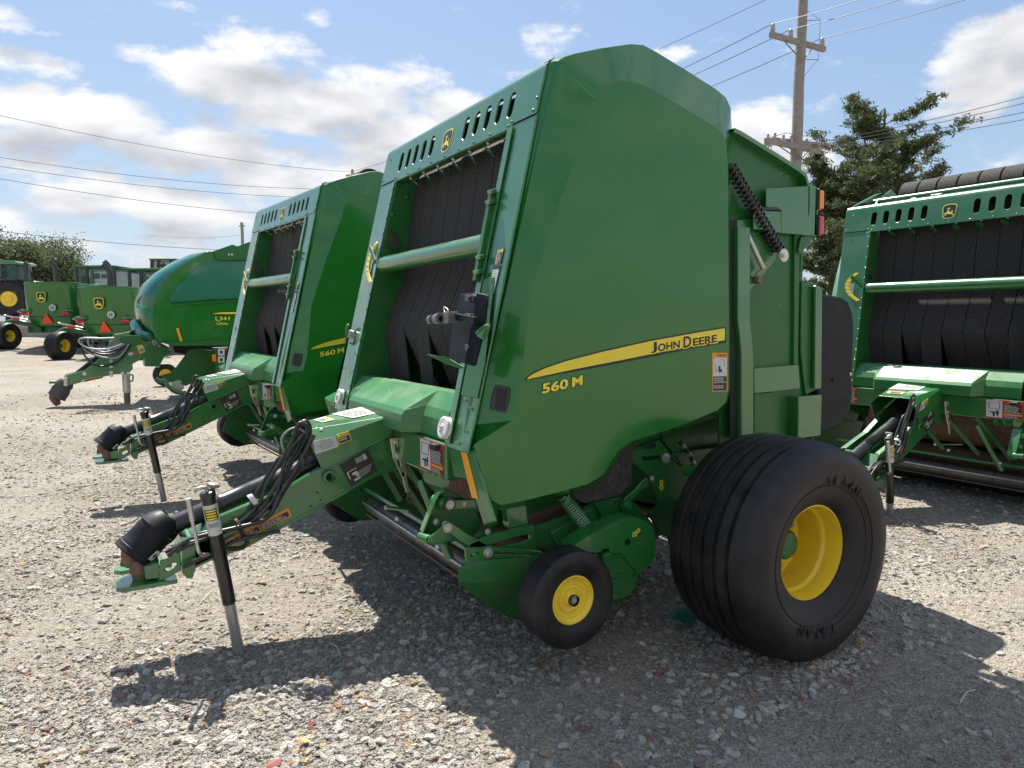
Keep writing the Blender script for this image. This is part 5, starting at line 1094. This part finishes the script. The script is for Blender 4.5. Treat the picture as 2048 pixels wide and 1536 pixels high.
# pickup and frame of the square baler
spl('pickup_side', [(312,757),(318,752),(340,746),(352,735),(378,700),(400,698),(436,702),(436,742),(372,772),(350,765),(334,764),(326,760)], 13.5, .03, GREENF, L3, bevel=.005)
cyl('pickup_roller', Y(345, 764, 14.2), Y(356, 772, 13.5), .10, GALV, L3, 20); tube('pickup_rim', [Y(u, v, 13.3) for u, v in [(312,757),(322,762),(330,760),(336,772),(352,784),(372,786)]], .035, GREEN, L3, 8)
spl('rear_frame_panel', [(431,696),(500,694),(500,770),(431,770)], 13.1, .4, GREENF, L3)
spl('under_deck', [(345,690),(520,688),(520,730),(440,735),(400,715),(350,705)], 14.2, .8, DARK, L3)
decal('danger_sticker', [Y(u, v, 13.09) for u, v in [(436,697),(462,697),(462,711),(436,711)]], [(0, 0, .5, 1, WDEC), (.5, 0, 1, .2, RDEC), (.15, .3, .35, .7, BDEC, 1)], L3, base=BRDEC, off=.004)
decal('sticker', [Y(u, v, 13.09) for u, v in [(436,713),(449,713),(449,725),(436,725)]], [(.3, .3, .7, .8, BDEC)], L3, off=.004)
box('marker_lamp', Y(428, 716, 13.08), (.06, .05, .12), ORNG, L3)
for (u, v, y, r) in ((329, 716, 16.5, .24), (470, 760, 14.6, .5)): wheel('wheel', (Y(u, v, y).x, y, gz(0, y)+r), (0, -1, 0), r, r*.7, 3, L3, small=True)

# ------------------------------------------------------------------ windrowers seen from behind
hd = R(62); f_ = Vector((math.cos(hd), math.sin(hd), 0)); r_ = Vector((math.sin(hd), -math.cos(hd), 0)); UPV = Vector((0, 0, 1))
def make_windrower():
    c0 = D(207, 600, 25.0); g0 = gz(c0.x, c0.y)-.02; O = Vector((c0.x, c0.y, g0))
    W = thing('windrower', 'green windrower with red triangle parked next to the domed square baler', 'windrower', O, 'windrowers parked with their backs to the yard')
    def P(a, b, z): return O+r_*a+f_*b+UPV*z
    # tail hood: plan is a rounded block, tapering down
    zs = [(.90, .80), (1.00, .90), (1.25, .97), (1.8, 1.0), (2.3, 1.0), (2.47, .985), (2.50, .96)]
    plan = [(-.98, 1.9), (-.98, .5), (-.95, .25), (-.82, .08), (-.5, -.02), (0, -.06), (.5, -.02), (.82, .08), (.95, .25), (.98, .5), (.98, 1.9)]
    vs = []; k = len(plan)
    for z, s in zs:
        for a, b in plan:
            lean = (2.5-z)*.10 if b < 1 else 0; vs.append(P(a*s, b+lean if b < .3 else b, z+(.05 if z > 2.4 and b > .3 else 0)))
    fs = [(q*k+i, q*k+i+1, (q+1)*k+i+1, (q+1)*k+i) for q in range(len(zs)-1) for i in range(k-1)]+[tuple((len(zs)-1)*k+i for i in range(k))]
    hood = mesh('tail_hood', vs, fs, GREENS, W, smooth=30)
    lathe('hood_rim', [(0, .0), ], O, (0, 0, 1), GREEN, W) if False else None
    mesh('hood_rim', *tube_geo([P(a*.97, b+(.03 if b < .3 else 0), 2.53) for a, b in plan[:-1]], .04, 6), GREENA, W, smooth=50)
    mesh('screen_deck', *box_geo(P(0, 1.1, 2.50), (1.3, 1.3, .05), Euler((0, 0, hd))), DARK, W)
    plate('hood_seam', [P(-.93, .07, 1.24), P(.93, .07, 1.24), P(.93, .07, 1.22), P(-.93, .07, 1.22)], f_*-.005, DARK, W, bevel=0)
    bxm = [P(.99, 1.9, 1.0), P(.99, 3.4, 1.1), P(.99, 3.4, 2.6), P(.99, 1.9, 2.58)]
    plate('side_hood', bxm, r_*-1.96, GREEN, W, bevel=.05, seg=3)
    plate('hood_stripe', [P(1.0, 1.95, 2.30), P(1.0, 3.2, 2.38), P(1.0, 3.2, 2.46), P(1.0, 1.95, 2.42)], r_*.004, YDEC, W, bevel=0)
    text('lettering', 'W235R', P(1.002, 2.1, 2.16), P(1.002, 2.9, 2.18), P(1.002, 2.1, 2.25), YDEC, W, off=.02)
    for i in range(8): plate('louvre', [P(1.0, 2.35, 1.3+i*.1), P(1.0, 3.1, 1.3+i*.1), P(1.0, 3.1, 1.345+i*.1), P(1.0, 2.35, 1.345+i*.1)], r_*.012, DARK, W, bevel=0)
    em = emblem('emblem', P(-.12, -.10, 1.98), r_, UPV, .35, .39, W, fill=BDEC)
    plate('slow_triangle', [P(-.23, .06, .98), P(.19, .06, .98), P(-.02, -.02, 1.37)], f_*-.02, REDT, W, bevel=0)
    n_ = 20; plate('speed_disc', [P(.26+.125*math.cos(6.283*i/n_), -.06, 1.58+.125*math.sin(6.283*i/n_)) for i in range(n_)], f_*-.02, WDEC, W, bevel=0)
    text('lettering', '25', P(.19, -.085, 1.52), P(.33, -.085, 1.52), P(.19, -.085, 1.64), BDEC, W, off=.03)
    for a in (-.90, .70): 
        lf = lathe('tail_lamp', [(0, .001), (.03, .10), (.05, .14), (.07, .15)], P(a, -.10 if a > 0 else .02, 1.36), f_, REDL, W, 20); lf.scale = (1, 1, 1)
        lf.data.transform(Matrix.Translation(P(a, 0, 1.36)-O)@Matrix.Scale(.42, 4, UPV)@Matrix.Translation(-(P(a, 0, 1.36)-O)))
        mesh('lamp_pod', *tube_geo([P(a-.22, .08, 1.44), P(a, -.03, 1.47), P(a+.25, .10, 1.46)], [.04, .07, .03], 8), GREEN, W, smooth=60)
    plate('rear_frame', [P(-1.0, .4, .62), P(1.0, .4, .62), P(1.0, .4, .92), P(-1.0, .4, .92)], f_*1.2, GREENF, W, bevel=.02)
    for a in (-.55, .1, .6): box('frame_block', P(a, .3, .74), (.25, .2, .22), GREENF, W)
    for sgn, ph in ((-1, 0), (1, .5)):
        wc = P(sgn*1.47, -.15, .51); wax = (r_+f_*-.25).normalized()
        wheel('caster_wheel', wc, wax, .51, .52, 5, W)
        tube('caster_arm', [P(sgn*1.47-.38, .1, .60), P(sgn*1.47-.30, .25, .95), P(sgn*1.47, .3, 1.10), P(sgn*.9, .5, .95)], .07, GREEN, W, 10)
        bar('axle_beam', P(sgn*1.45, .25, 1.08), P(sgn*.5, .55, .85), .16, .16, GREENF, W)
        bar('marker_plate', P(sgn*1.30, .0, 1.16), P(sgn*1.02, .0, 1.16), .02, .12, RDEC, W)
        tube('hose_bundle', [P(sgn*1.6, 0, 1.30), P(sgn*1.3, .1, 1.22), P(sgn*.9, .3, 1.12)], .035, GALV, W, 6)
    for a in (-1.25, 1.25): lathe('front_tyre', [(0, .55), (.04, .80), (.1, .9), (.42, .9), (.48, .8), (.5, .5)], P(a-.25 if a > 0 else a-.25, 3.5, .9), r_, RUB, W, 40)
    # cab beyond the hood
    zb, zt = 2.4, 3.25
    def cb(a0, a1, b0, b1, z0, z1, nm, m): return mesh(nm, *( [P(a, b, z) for a in (a0, a1) for b in (b0, b1) for z in (z0, z1)], [(0, 1, 3, 2), (4, 6, 7, 5), (0, 4, 5, 1), (2, 3, 7, 6), (0, 2, 6, 4), (1, 5, 7, 3)]), m, W, bevel=.02)
    cb(-.85, .85, 3.6, 5.0, 3.36, 3.47, 'cab_roof', GREENF); cb(-.95, 1.25, 3.9, 5.3, 3.30, 3.37, 'roof_visor', GREENF)
    for a, b, m_ in ((-.8, 3.62, 0), (.8, 3.62, 0), (-.8, 4.9, 0), (.8, 4.9, 0), (-.35, 3.6, 0)): cb(a-.06, a+.06, b, b+.1, 2.3, 3.36, 'cab_pillar', BPNT)
    cb(-.78, .78, 3.66, 3.68, 2.45, 3.34, 'rear_window', GLASS); cb(.80, .82, 3.7, 4.9, 2.45, 3.34, 'side_window', GLASS)
    cb(-.25, .05, 3.8, 3.95, 2.9, 3.15, 'seat_headrest', BPL); cb(.15, .42, 3.8, 3.85, 2.92, 3.1, 'monitor', BPL)
    for a in (-1.05, 1.15): tube('exhaust_stack', [P(a, 2.6, 2.4), P(a, 2.6, 3.1), P(a-.03, 2.58, 3.35), P(a-.17, 2.5, 3.55)], .10, BPNT, W, 14)
    return W, O
wA, OA = make_windrower()
c1 = D(92, 600, 27.3); tb_ = Vector((c1.x, c1.y, gz(c1.x, c1.y)+.02))
wB = dup(wA); wB.location = tb_; wB['label'] = 'green windrower with red triangle in front of the concrete block wall'
# a third cab, seen only above the square baler's hood
ORG = D(322, 600, 33); cc0 = ORG.copy(); cc0.z = gz(cc0.x, cc0.y)
K = thing('combine_cab', 'dark cab of a parked machine peeking over the domed square baler', 'tractor', cc0)
for u0, u1, v0, v1, nm, m_ in ((298, 352, 517, 520.5, 'cab_roof', GREENF), (300, 306, 520, 640, 'cab_pillar', BPNT), (338, 342, 520, 640, 'cab_pillar', BPNT), (313, 319, 520, 640, 'cab_pillar', BPNT), (301, 350, 521, 575, 'cab_window', GLASS), (296, 352, 575, 655, 'cab_body', GREENF)):
    a_ = D(u0, v0, 33); b_ = D(u1, v1, 33+(.3 if nm == 'cab_window' else 0)); dd = Vector((.5, .86, 0))
    plate(nm, [a_, D(u1, v0, 33), b_, D(u0, v1, 33)], dd*(1.2 if nm in ('cab_roof', 'cab_body') else .12), m_, K, bevel=.01)

# ------------------------------------------------------------------ tractor on the raised pad at the left edge
tO = D(-10, 632, 40)
TR = thing('tractor', 'green tractor with yellow wheel rims cut by the left edge of the picture', 'tractor', tO)
hd2 = R(112); f2 = Vector((math.cos(hd2), math.sin(hd2), 0)); r2 = Vector((math.sin(hd2), -math.cos(hd2), 0))
m40 = 40/FPX
def T_(u, v, b=0): return D(u, v, 40)+Vector((.5, .86, 0))*b
for b, r0 in ((0, .98), (2.0, .98)):
    wc = T_(20, 598, b); th = wheel('rear_wheel', wc, (-.25, -.97, 0), .98, .60, 4, TR)
    lathe('inner_disc', [(0, .42), (.05, .40), (.06, .18), (.12, .16), (.12, .01)], wc+Vector((-.02, -.12, 0)), (-.25, -.97, 0), YEL, th, 40)
lug = []
wc = T_(20, 598, 0); u_, w_, d_ = frame_of((-.25, -.97, 0))
for i in range(28):
    a = 6.283*i/28; dr = u_*math.cos(a)+w_*math.sin(a); tn = -u_*math.sin(a)+w_*math.cos(a)
    lug.append(tube_geo([wc+dr*.99+d_*.26+tn*.05, wc+dr*.99+d_*.02-tn*.05], .045, 4)); lug.append(tube_geo([wc+dr*.99-d_*.26+tn*.14, wc+dr*.99-d_*.02+tn*.04], .045, 4))
mesh('tyre_lugs', *join_geo(lug), RUB, TR)['kind'] = 'stuff'
def tplate(nm, px, b, t, m_): return plate(nm, [T_(u, v, b) for u, v in px], Vector((.5, .86, 0))*t, m_, TR, bevel=.03)
tplate('cab_roof', [(-40,520),(0,519),(30,522),(38,526),(36,529),(-40,528)], 0, 1.6, GREEN)
tplate('cab_glass', [(-38,529),(28,529),(34,556),(34,560),(-38,556)], .3, 1.0, GLASS)
tplate('cab_pillar', [(26,528),(30,528),(35,560),(31,560)], .1, .1, BPNT); tplate('cab_pillar', [(-2,528),(1,528),(3,556),(0,556)], .1, .1, BPNT)
tplate('fender', [(-20,560),(-10,554),(5,554),(20,560),(34,572),(40,590),(34,588),(26,574),(10,562),(-20,566)], -.2, .7, BPNT)
tplate('tractor_body', [(-60,560),(48,560),(66,566),(66,612),(-60,612)], .8, .9, GREEN)
tube('exhaust', [T_(48, 575, .2), T_(48, 535, .2), T_(46, 528, .2), T_(50, 524, .2)], .12, BPNT, TR, 12); tplate('mirror', [(58,527),(61,529),(62,545),(58,535)], 0, .1, GREEN); tube('mirror_arm', [T_(30, 533, .2), T_(50, 532, .1), T_(60, 528, 0)], .03, BPNT, TR, 6)

# ------------------------------------------------------------------ concrete block wall
wl0 = D(-60, 672, 34); wl1 = D(186, 672, 31.5); z0_ = min(wl0.z, wl1.z)-.25
BW = thing('block_wall', 'low wall of pale concrete blocks behind the windrowers', 'wall', Vector((wl0.x, wl0.y, z0_)))
dirw = (wl1-wl0); dirw.z = 0; Lw = dirw.length; dirw.normalize(); pw_ = Vector((dirw.y, -dirw.x, 0)); aw = math.atan2(dirw.y, dirw.x)
ztop = D(60, 641, 33).z; hh = .40; rows = 3
for rw in range(rows):
    x = -(.7 if rw % 2 else 0)
    while x < Lw:
        l = 1.55; c = Vector((wl0.x, wl0.y, 0))+dirw*(x+l/2); c.z = ztop-hh*(rw+.5); o = box('block', c+pw_*random.uniform(-.01, .01), (l-.02, .6, hh-.015), CONC, BW, Euler((0, 0, aw+random.uniform(-.004, .004))), bevel=.02); x += l

# ------------------------------------------------------------------ utility poles and wires
def pole(label, base, top, r0, r1, loc_cat='utility pole'):
    Pq = thing('utility_pole', label, loc_cat, base); k = 14; tube('pole', [Vector(base).lerp(Vector(top), i/k)+Vector((random.gauss(0, .008), random.gauss(0, .008), 0)) for i in range(k+1)], [r0+(r1-r0)*i/k for i in range(k+1)], WOOD, Pq, 14, curve=False); return Pq
pt = D(1608, -60, 19.5); pm = D(1591, 340, 19.5); dz = (pt-pm)/(pt.z-pm.z); pbse = pm-dz*(pm.z)
pbse.z = 0; UP1 = pole('tall weathered wooden utility pole with two crossarms, right of centre', pbse, pt, .185, .125)
def onpole(v): 
    for s in np.linspace(0, 1, 400):
        q = pbse.lerp(pt, s); w = (np.array(q)-CAMP)@RB; vv = CY-FPX*w[1]/-w[2]
        if vv < v: return q
    return pt
def insulator(p, par, s=1): return lathe('insulator', [(0, .03*s), (.04*s, .06*s), (.08*s, .075*s), (.12*s, .06*s), (.17*s, .065*s), (.22*s, .05*s), (.25*s, .02*s)], p, (0, 0, 1), PORC, par, 14)
q1 = onpole(85); a1 = D(1541, 69, 19.0); a2 = D(1649, 99, 19.9); off = (a1+a2)/2
ua = (a2-a1).normalized()
arm = bar('crossarm', a1, a2, .11, .13, WOOD, UP1); tips = []
for u, v, d in ((1545, 66, 19.05), (1581, 77, 19.35), (1644, 94, 19.85)): p = D(u, v, d); insulator(p, UP1, 1.0); tips.append(p+Vector((0, 0, .24)))
bar('brace', D(1570, 84, 19.2), onpole(130)+Vector((0, -.12, 0)), .03, .02, mat('brace_steel', (.2, .16, .14), .6, metal=.4), UP1); bar('brace', D(1622, 100, 19.7), onpole(122)+Vector((0, -.12, 0)), .03, .02, MATS['brace_steel'], UP1)
tube('ground_wire', [D(1612, 20, 19.4), D(1641, 40, 19.4), D(1637, 118, 19.4), D(1606, 155, 19.4)], .006, WIRE, UP1, 5, curve=False); bar('standoff', D(1612, 41, 19.4), D(1641, 40, 19.4), .01, .015, WIRE, UP1); bar('standoff', D(1607, 119, 19.4), D(1637, 119, 19.4), .01, .015, WIRE, UP1)
c1_, c2_ = D(1531, 281, 18.8), D(1640, 303, 19.8); bar('crossarm', c1_, c2_, .10, .13, WOOD, UP1); bar('crossarm', D(1545, 280, 19.3), D(1653, 292, 20.3), .10, .13, WOOD, UP1)
for u, v, d in ((1536, 276, 18.8), (1550, 273, 19), (1582, 279, 19.3), (1613, 284, 19.6), (1567, 277, 19.3)): insulator(D(u, v+2, d), UP1, .55)
for u, v in ((1530, 288), (1560, 280), (1624, 291), (1651, 295), (1643, 291)): lathe('strain_insulator', [(0, .03), (.05, .06), (.1, .04), (.15, .06), (.2, .03)], D(u, v, 19), ua, PORC if u < 1600 else RUST, UP1, 10)
for u, v in ((1557, 291), (1575, 293)): bar('brace', D(u, v, 19), onpole(325 if u < 1570 else 318)+Vector((0, -.15, 0)), .03, .02, MATS['brace_steel'], UP1)
for u, v in ((1620, 299), (1606, 297)): bar('brace', D(u, v, 19.5), onpole(322)+Vector((0, -.15, 0)), .03, .02, MATS['brace_steel'], UP1)
for i, pp in enumerate([[(1529,279),(1545,274),(1568,267),(1582,268),(1590,283)], [(1603,272),(1622,272),(1640,275),(1650,286)], [(1608,283),(1640,277),(1675,283)], [(1530,292),(1534,305),(1540,310),(1543,292)]]): tube('jumper_wire', [D(u, v, 19.1) for u, v in pp], .008, WIRE, UP1, 5)
def wire(p, q, sag, label, r=.010):
    global ORG
    ORG = Vector((0, 0, 0))
    n_ = 24; P2 = [Vector(p).lerp(Vector(q), i/n_)-Vector((0, 0, sag*4*(i/n_)*(1-i/n_))) for i in range(n_+1)]
    vs, fs = tube_geo(P2, r, 5); loc = Vector(P2[0]); o = mesh('power_line', vs, fs, WIRE, None); rebase(o, loc); o['label'] = label; o['category'] = 'power line'; o['group'] = 'overhead power lines'; return o
R3 = [(1735, 0), (1830, 0), (1975, 0)]; L3_ = [(1380, 143), (1392, 152), (1420, 168)]
nm_ = ['top', 'middle', 'lowest']
for t_, (ru, rv), (lu, lv), k_ in zip(tips, R3, L3_, nm_):
    e = D(ru+250, rv-100*(1+.0), 15.5); wire(t_, e, .12, k_+' wire of three rising right from the upper crossarm'); e2 = D(lu-320, lv+115, 34); wire(t_, e2, .25, k_+' wire of three falling left from the upper crossarm')
for i, (v0, v1) in enumerate(((283, 185), (288, 197), (292, 217), (296, 232))):
    a = D(1650, v0, 20); b = D(2048+200, v1-50*(1-.1*i), 24); wire(a, b, .15, ('first', 'second', 'third', 'lowest')[i]+' of four wires running right from the lower crossarm')
    if i < 3: wire(D(1545, 283+4*i, 19.5), D(1330, 345+14*i, 30), .1, ('first', 'second', 'lowest')[i]+' of three wires running left from the lower crossarm')
wire(D(1530, 0, 22), D(1318, 98, 30), .02, 'single wire crossing the top above the nearest baler')
UP2 = pole('distant utility pole whose top shows above the second baler', Vector((D(706, 345, 48).x, D(706, 345, 48).y, 1)), D(706, 352, 48), .2, .14)
bar('crossarm', D(692, 352, 48), D(720, 349, 48), .12, .14, WOOD, UP2); insulator(D(705, 350, 48), UP2, 1.6); 
for i, (va, ub, vb) in enumerate(((198, 703, 344), (288, 690, 378), (308, 690, 395), (328, 690, 434), (438, 690, 500))):
    p = D(-300, va-(38, 24, 26, 27, 15)[i], 26); q = D(ub, vb, 48); wire(p, q, .55, ('highest', 'second', 'third', 'fourth', 'lowest')[i]+' of the long wires crossing the left sky', .013)
wire(D(706, 343, 48), D(900, 275, 40), .1, 'short wire rising right from the pole behind the second baler', .015)
UP3 = pole('thin distant utility pole standing behind the square baler hood', Vector((D(485, 480, 70).x, D(485, 480, 70).y, 1)), D(483.5, 445, 70), .17, .14); bar('crossarm', D(478, 452, 70), D(490, 452, 70), .1, .1, WOOD, UP3)
wire(D(484, 470, 70), D(300, 470, 80), .3, 'faint wire left of the thin distant pole', .015)

# ------------------------------------------------------------------ trees
def leafmat(name, c1, c2):
    m = bpy.data.materials.new(name); m.use_nodes = True; nt = m.node_tree; N = nt.nodes; L = nt.links; b = N['Principled BSDF']; b.inputs['Roughness'].default_value = .65; b.inputs['Specular IOR Level'].default_value = .3
    g = N.new('ShaderNodeNewGeometry'); mx = N.new('ShaderNodeMix'); mx.data_type = 'RGBA'; mx.inputs['A'].default_value = (*c1, 1); mx.inputs['B'].default_value = (*c2, 1); L.new(g.outputs['Random Per Island'], mx.inputs['Factor']); L.new(mx.outputs['Result'], b.inputs['Base Color'])
    t = N.new('ShaderNodeBsdfTranslucent'); L.new(mx.outputs['Result'], t.inputs[0]); ms = N.new('ShaderNodeMixShader'); ms.inputs[0].default_value = .3; out = N['Material Output']; L.new(b.outputs[0], ms.inputs[1]); L.new(t.outputs[0], ms.inputs[2]); L.new(ms.outputs[0], out.inputs[0]); return m
CED = leafmat('cedar_foliage', (.05, .072, .028), (.115, .14, .06)); OAK = leafmat('broad_foliage', (.075, .10, .045), (.14, .17, .08)); BARK = mat('bark', (.10, .075, .055), .9, dirt=(.05, .04, .03), dirt_amt=.6, dscale=12)
def leaves(name, cen, size, m, parent, seed, n_per, spread, flat=1.0, elong=2.2):
    rg = np.random.default_rng(seed); C_ = np.repeat(cen, n_per, 0)+rg.normal(0, 1, (len(cen)*n_per, 3))*spread*np.array([1, 1, flat]); k = len(C_)
    a = rg.normal(0, 1, (k, 3)); a /= np.linalg.norm(a, axis=1)[:, None]; b = rg.normal(0, 1, (k, 3)); b -= a*(a*b).sum(1)[:, None]; b /= np.linalg.norm(b, axis=1)[:, None]
    s = size*rg.uniform(.6, 1.4, k)[:, None]; v = np.stack([C_-a*s*elong*.5, C_+b*s*.5, C_+a*s*elong*.5, C_-b*s*.5], 1).reshape(-1, 3)-np.array(ORG)
    me = bpy.data.meshes.new(name); me.vertices.add(len(v)); me.vertices.foreach_set('co', v.ravel().astype('f')); me.loops.add(k*4); me.loops.foreach_set('vertex_index', np.arange(k*4, dtype='i')); me.polygons.add(k); me.polygons.foreach_set('loop_start', np.arange(0, k*4, 4, dtype='i')); me.polygons.foreach_set('loop_total', np.full(k, 4, 'i')); me.update(); me.validate()
    return obj(name, me, parent, m)
def cedar(label, base, H, Wd, seed, nb=44, z0=.2, size=.042, tips=3):
    """broad old cedar: several leaders, long uneven limbs carrying flat sprays of foliage with sky between them"""
    rr = random.Random(seed); base = Vector(base); T0 = thing('cedar_tree', label, 'tree', base, 'cedars behind the balers')
    br = []; cen = []; leaders = []
    for k in range(tips):
        a = 6.28*k/tips+rr.random(); top = base+Vector((math.cos(a)*Wd*.22*(k > 0), math.sin(a)*Wd*.22*(k > 0), H*(1-.05*k-rr.random()*.03))); st = base if k == 0 else base+Vector((0, 0, H*rr.uniform(.35, .5)))
        mid = st.lerp(top, .5)+Vector((rr.gauss(0, .10), rr.gauss(0, .10), -H*.03*(k > 0)))*1.0; cm = catmull([st, mid, top], 8); leaders.append((cm, k)); g = tube_geo(cm, [max(.015, (.02 if k == 0 else .010)*H*(1-i/(len(cm)))**.8+.01) for i in range(len(cm))], 7)
        if k == 0: mesh('trunk', *g, BARK, T0, smooth=60)
        else: br.append(g)
    def spray(p, d, L_, side):
        """flat fan of twigs at the end of a limb"""
        n_ = max(3, int(L_*4.5))
        for q in range(n_):
            f = (q+1)/n_; c = p+d*L_*f+side*rr.gauss(0, .16*L_)+Vector((0, 0, rr.gauss(.03, .06)))
            if rr.random() < .35: br.append(tube_geo([p+d*L_*max(0, f-.3), c], .007, 3))
            for _ in range(4): cen.append(tuple(c+Vector((rr.gauss(0, .09), rr.gauss(0, .09), rr.gauss(0, .05)))))
    for i in range(nb):
        cm, k = leaders[0 if i % 3 else rr.randrange(tips)]; s_ = rr.random()**.8 if k else z0+(1-z0)*(i+.5)/nb; s_ = min(.985, max(0.02, s_)); p = cm[int(s_*(len(cm)-1))].copy(); t = (p.z-base.z)/H
        if t < z0: continue
        prof = math.sqrt(max(0.03, 1-((t-.30)/.74)**2)); L_ = Wd*prof*rr.uniform(.35, 1.15)*(.75 if k else 1); a = i*2.4+rr.gauss(0, .5); d = Vector((math.cos(a), math.sin(a), .04+.35*t+rr.gauss(0, .12))).normalized(); pts = [p]; q = p.copy(); n_ = 7
        for s in range(n_):
            d = (d+Vector((rr.gauss(0, .16), rr.gauss(0, .16), .04+rr.gauss(0, .09)))).normalized(); q = q+d*L_/n_; pts.append(q.copy()); side = Vector((-d.y, d.x, 0)).normalized()
            if s >= 1:
                for sg in (-1, 1):
                    if rr.random() < .55: spray(q, (d*.7+side*sg*rr.uniform(.4, 1.1)+Vector((0, 0, rr.uniform(-.1, .35)))).normalized(), L_*rr.uniform(.10, .27)+.10, side)
        spray(q, d, L_*.16+.1, Vector((-d.y, d.x, 0)).normalized())
        br.append(tube_geo(pts, [max(.008, .011*L_*(1-s/7.5)+.006) for s in range(n_+1)], 4))
    for cm, k in leaders: spray(cm[-3], (cm[-1]-cm[-3]).normalized(), .5, Vector((1, 0, 0)))
    mesh('branches', *join_geo(br), BARK, T0)['kind'] = 'stuff'; leaves('crown', np.array(cen), size, CED, T0, seed, 8, .075, .55, 4.2); return T0
cb_ = D(1748, 768, 27); cedar('tallest cedar behind the right-hand baler, against the blue sky', (cb_.x, cb_.y, 0), D(1770, 222, 27).z, 3.0, 11, nb=66, z0=.32, tips=4)
cb_ = D(1655, 768, 29); cedar('shorter cedar between the utility pole and the tallest cedar', (cb_.x, cb_.y, 0), D(1655, 332, 29).z, 2.3, 12, nb=66, z0=.3)
cb_ = D(1700, 768, 34); cedar('low cedar filling the gap behind the tail lamps', (cb_.x, cb_.y, 0), D(1700, 400, 34).z, 3.0, 14, nb=90, z0=.03)
def broad(label, base, H, Wd, seed, size=.11, n=900):
    rr = random.Random(seed); base = Vector(base); T0 = thing('broadleaf_tree', label, 'tree', base, 'trees beyond the left of the yard')
    br = []; cen = []; top = base+Vector((0, 0, H*.35)); br.append(tube_geo([base, base+Vector((.1, 0, H*.18)), top], [.045*H*.6, .03*H*.6, .025*H*.6], 8))
    for i in range(22):
        a = i*2.4; e = rr.uniform(.15, 1.35); L_ = Wd*rr.uniform(.6, 1.0)*(.75+.35*math.sin(e)); d = Vector((math.cos(a)*math.cos(e), math.sin(a)*math.cos(e), math.sin(e)*1.05)); st = base+Vector((0, 0, H*rr.uniform(.22, .5))); pts = [st]; q = st.copy()
        for s in range(5): d = (d+Vector((rr.gauss(0, .16), rr.gauss(0, .16), rr.gauss(0, .1)))).normalized(); q = q+d*L_/5; pts.append(q.copy())
        br.append(tube_geo(pts, [.07*(1-s/5.5)+.02 for s in range(6)], 5))
        for s in (2, 3, 4, 5):
            for k in range(n//60): cen.append(tuple(pts[s]+Vector((rr.gauss(0, .42), rr.gauss(0, .42), rr.gauss(0, .32)))*Wd*.24))
    mesh('trunk', *join_geo(br), BARK, T0); leaves('crown', np.array(cen), size, OAK, T0, seed, 34, Wd*.11, .75, 1.5); return T0
for u, v, d, w, sd_, lb in ((15, 463, 58, 3.6, 31, 'leafy tree at the left edge above the tractor'), (92, 466, 62, 4.2, 32, 'wide leafy tree above the gap between the tractor and windrowers'), (60, 500, 75, 5.0, 33, 'leafy tree farther back between the two tall ones'), (-70, 450, 56, 4.4, 34, 'leafy tree mostly outside the left edge'), (128, 520, 66, 2.6, 35, 'low leafy tree behind the left cab'), (392, 512, 85, 2.4, 36, 'small tree crown just above the domed hood')):
    q = D(u, 640, d); broad(lb, (q.x, q.y, 1.0), (D(u, v, d).z-1.0)*1.12+.2, w, sd_)
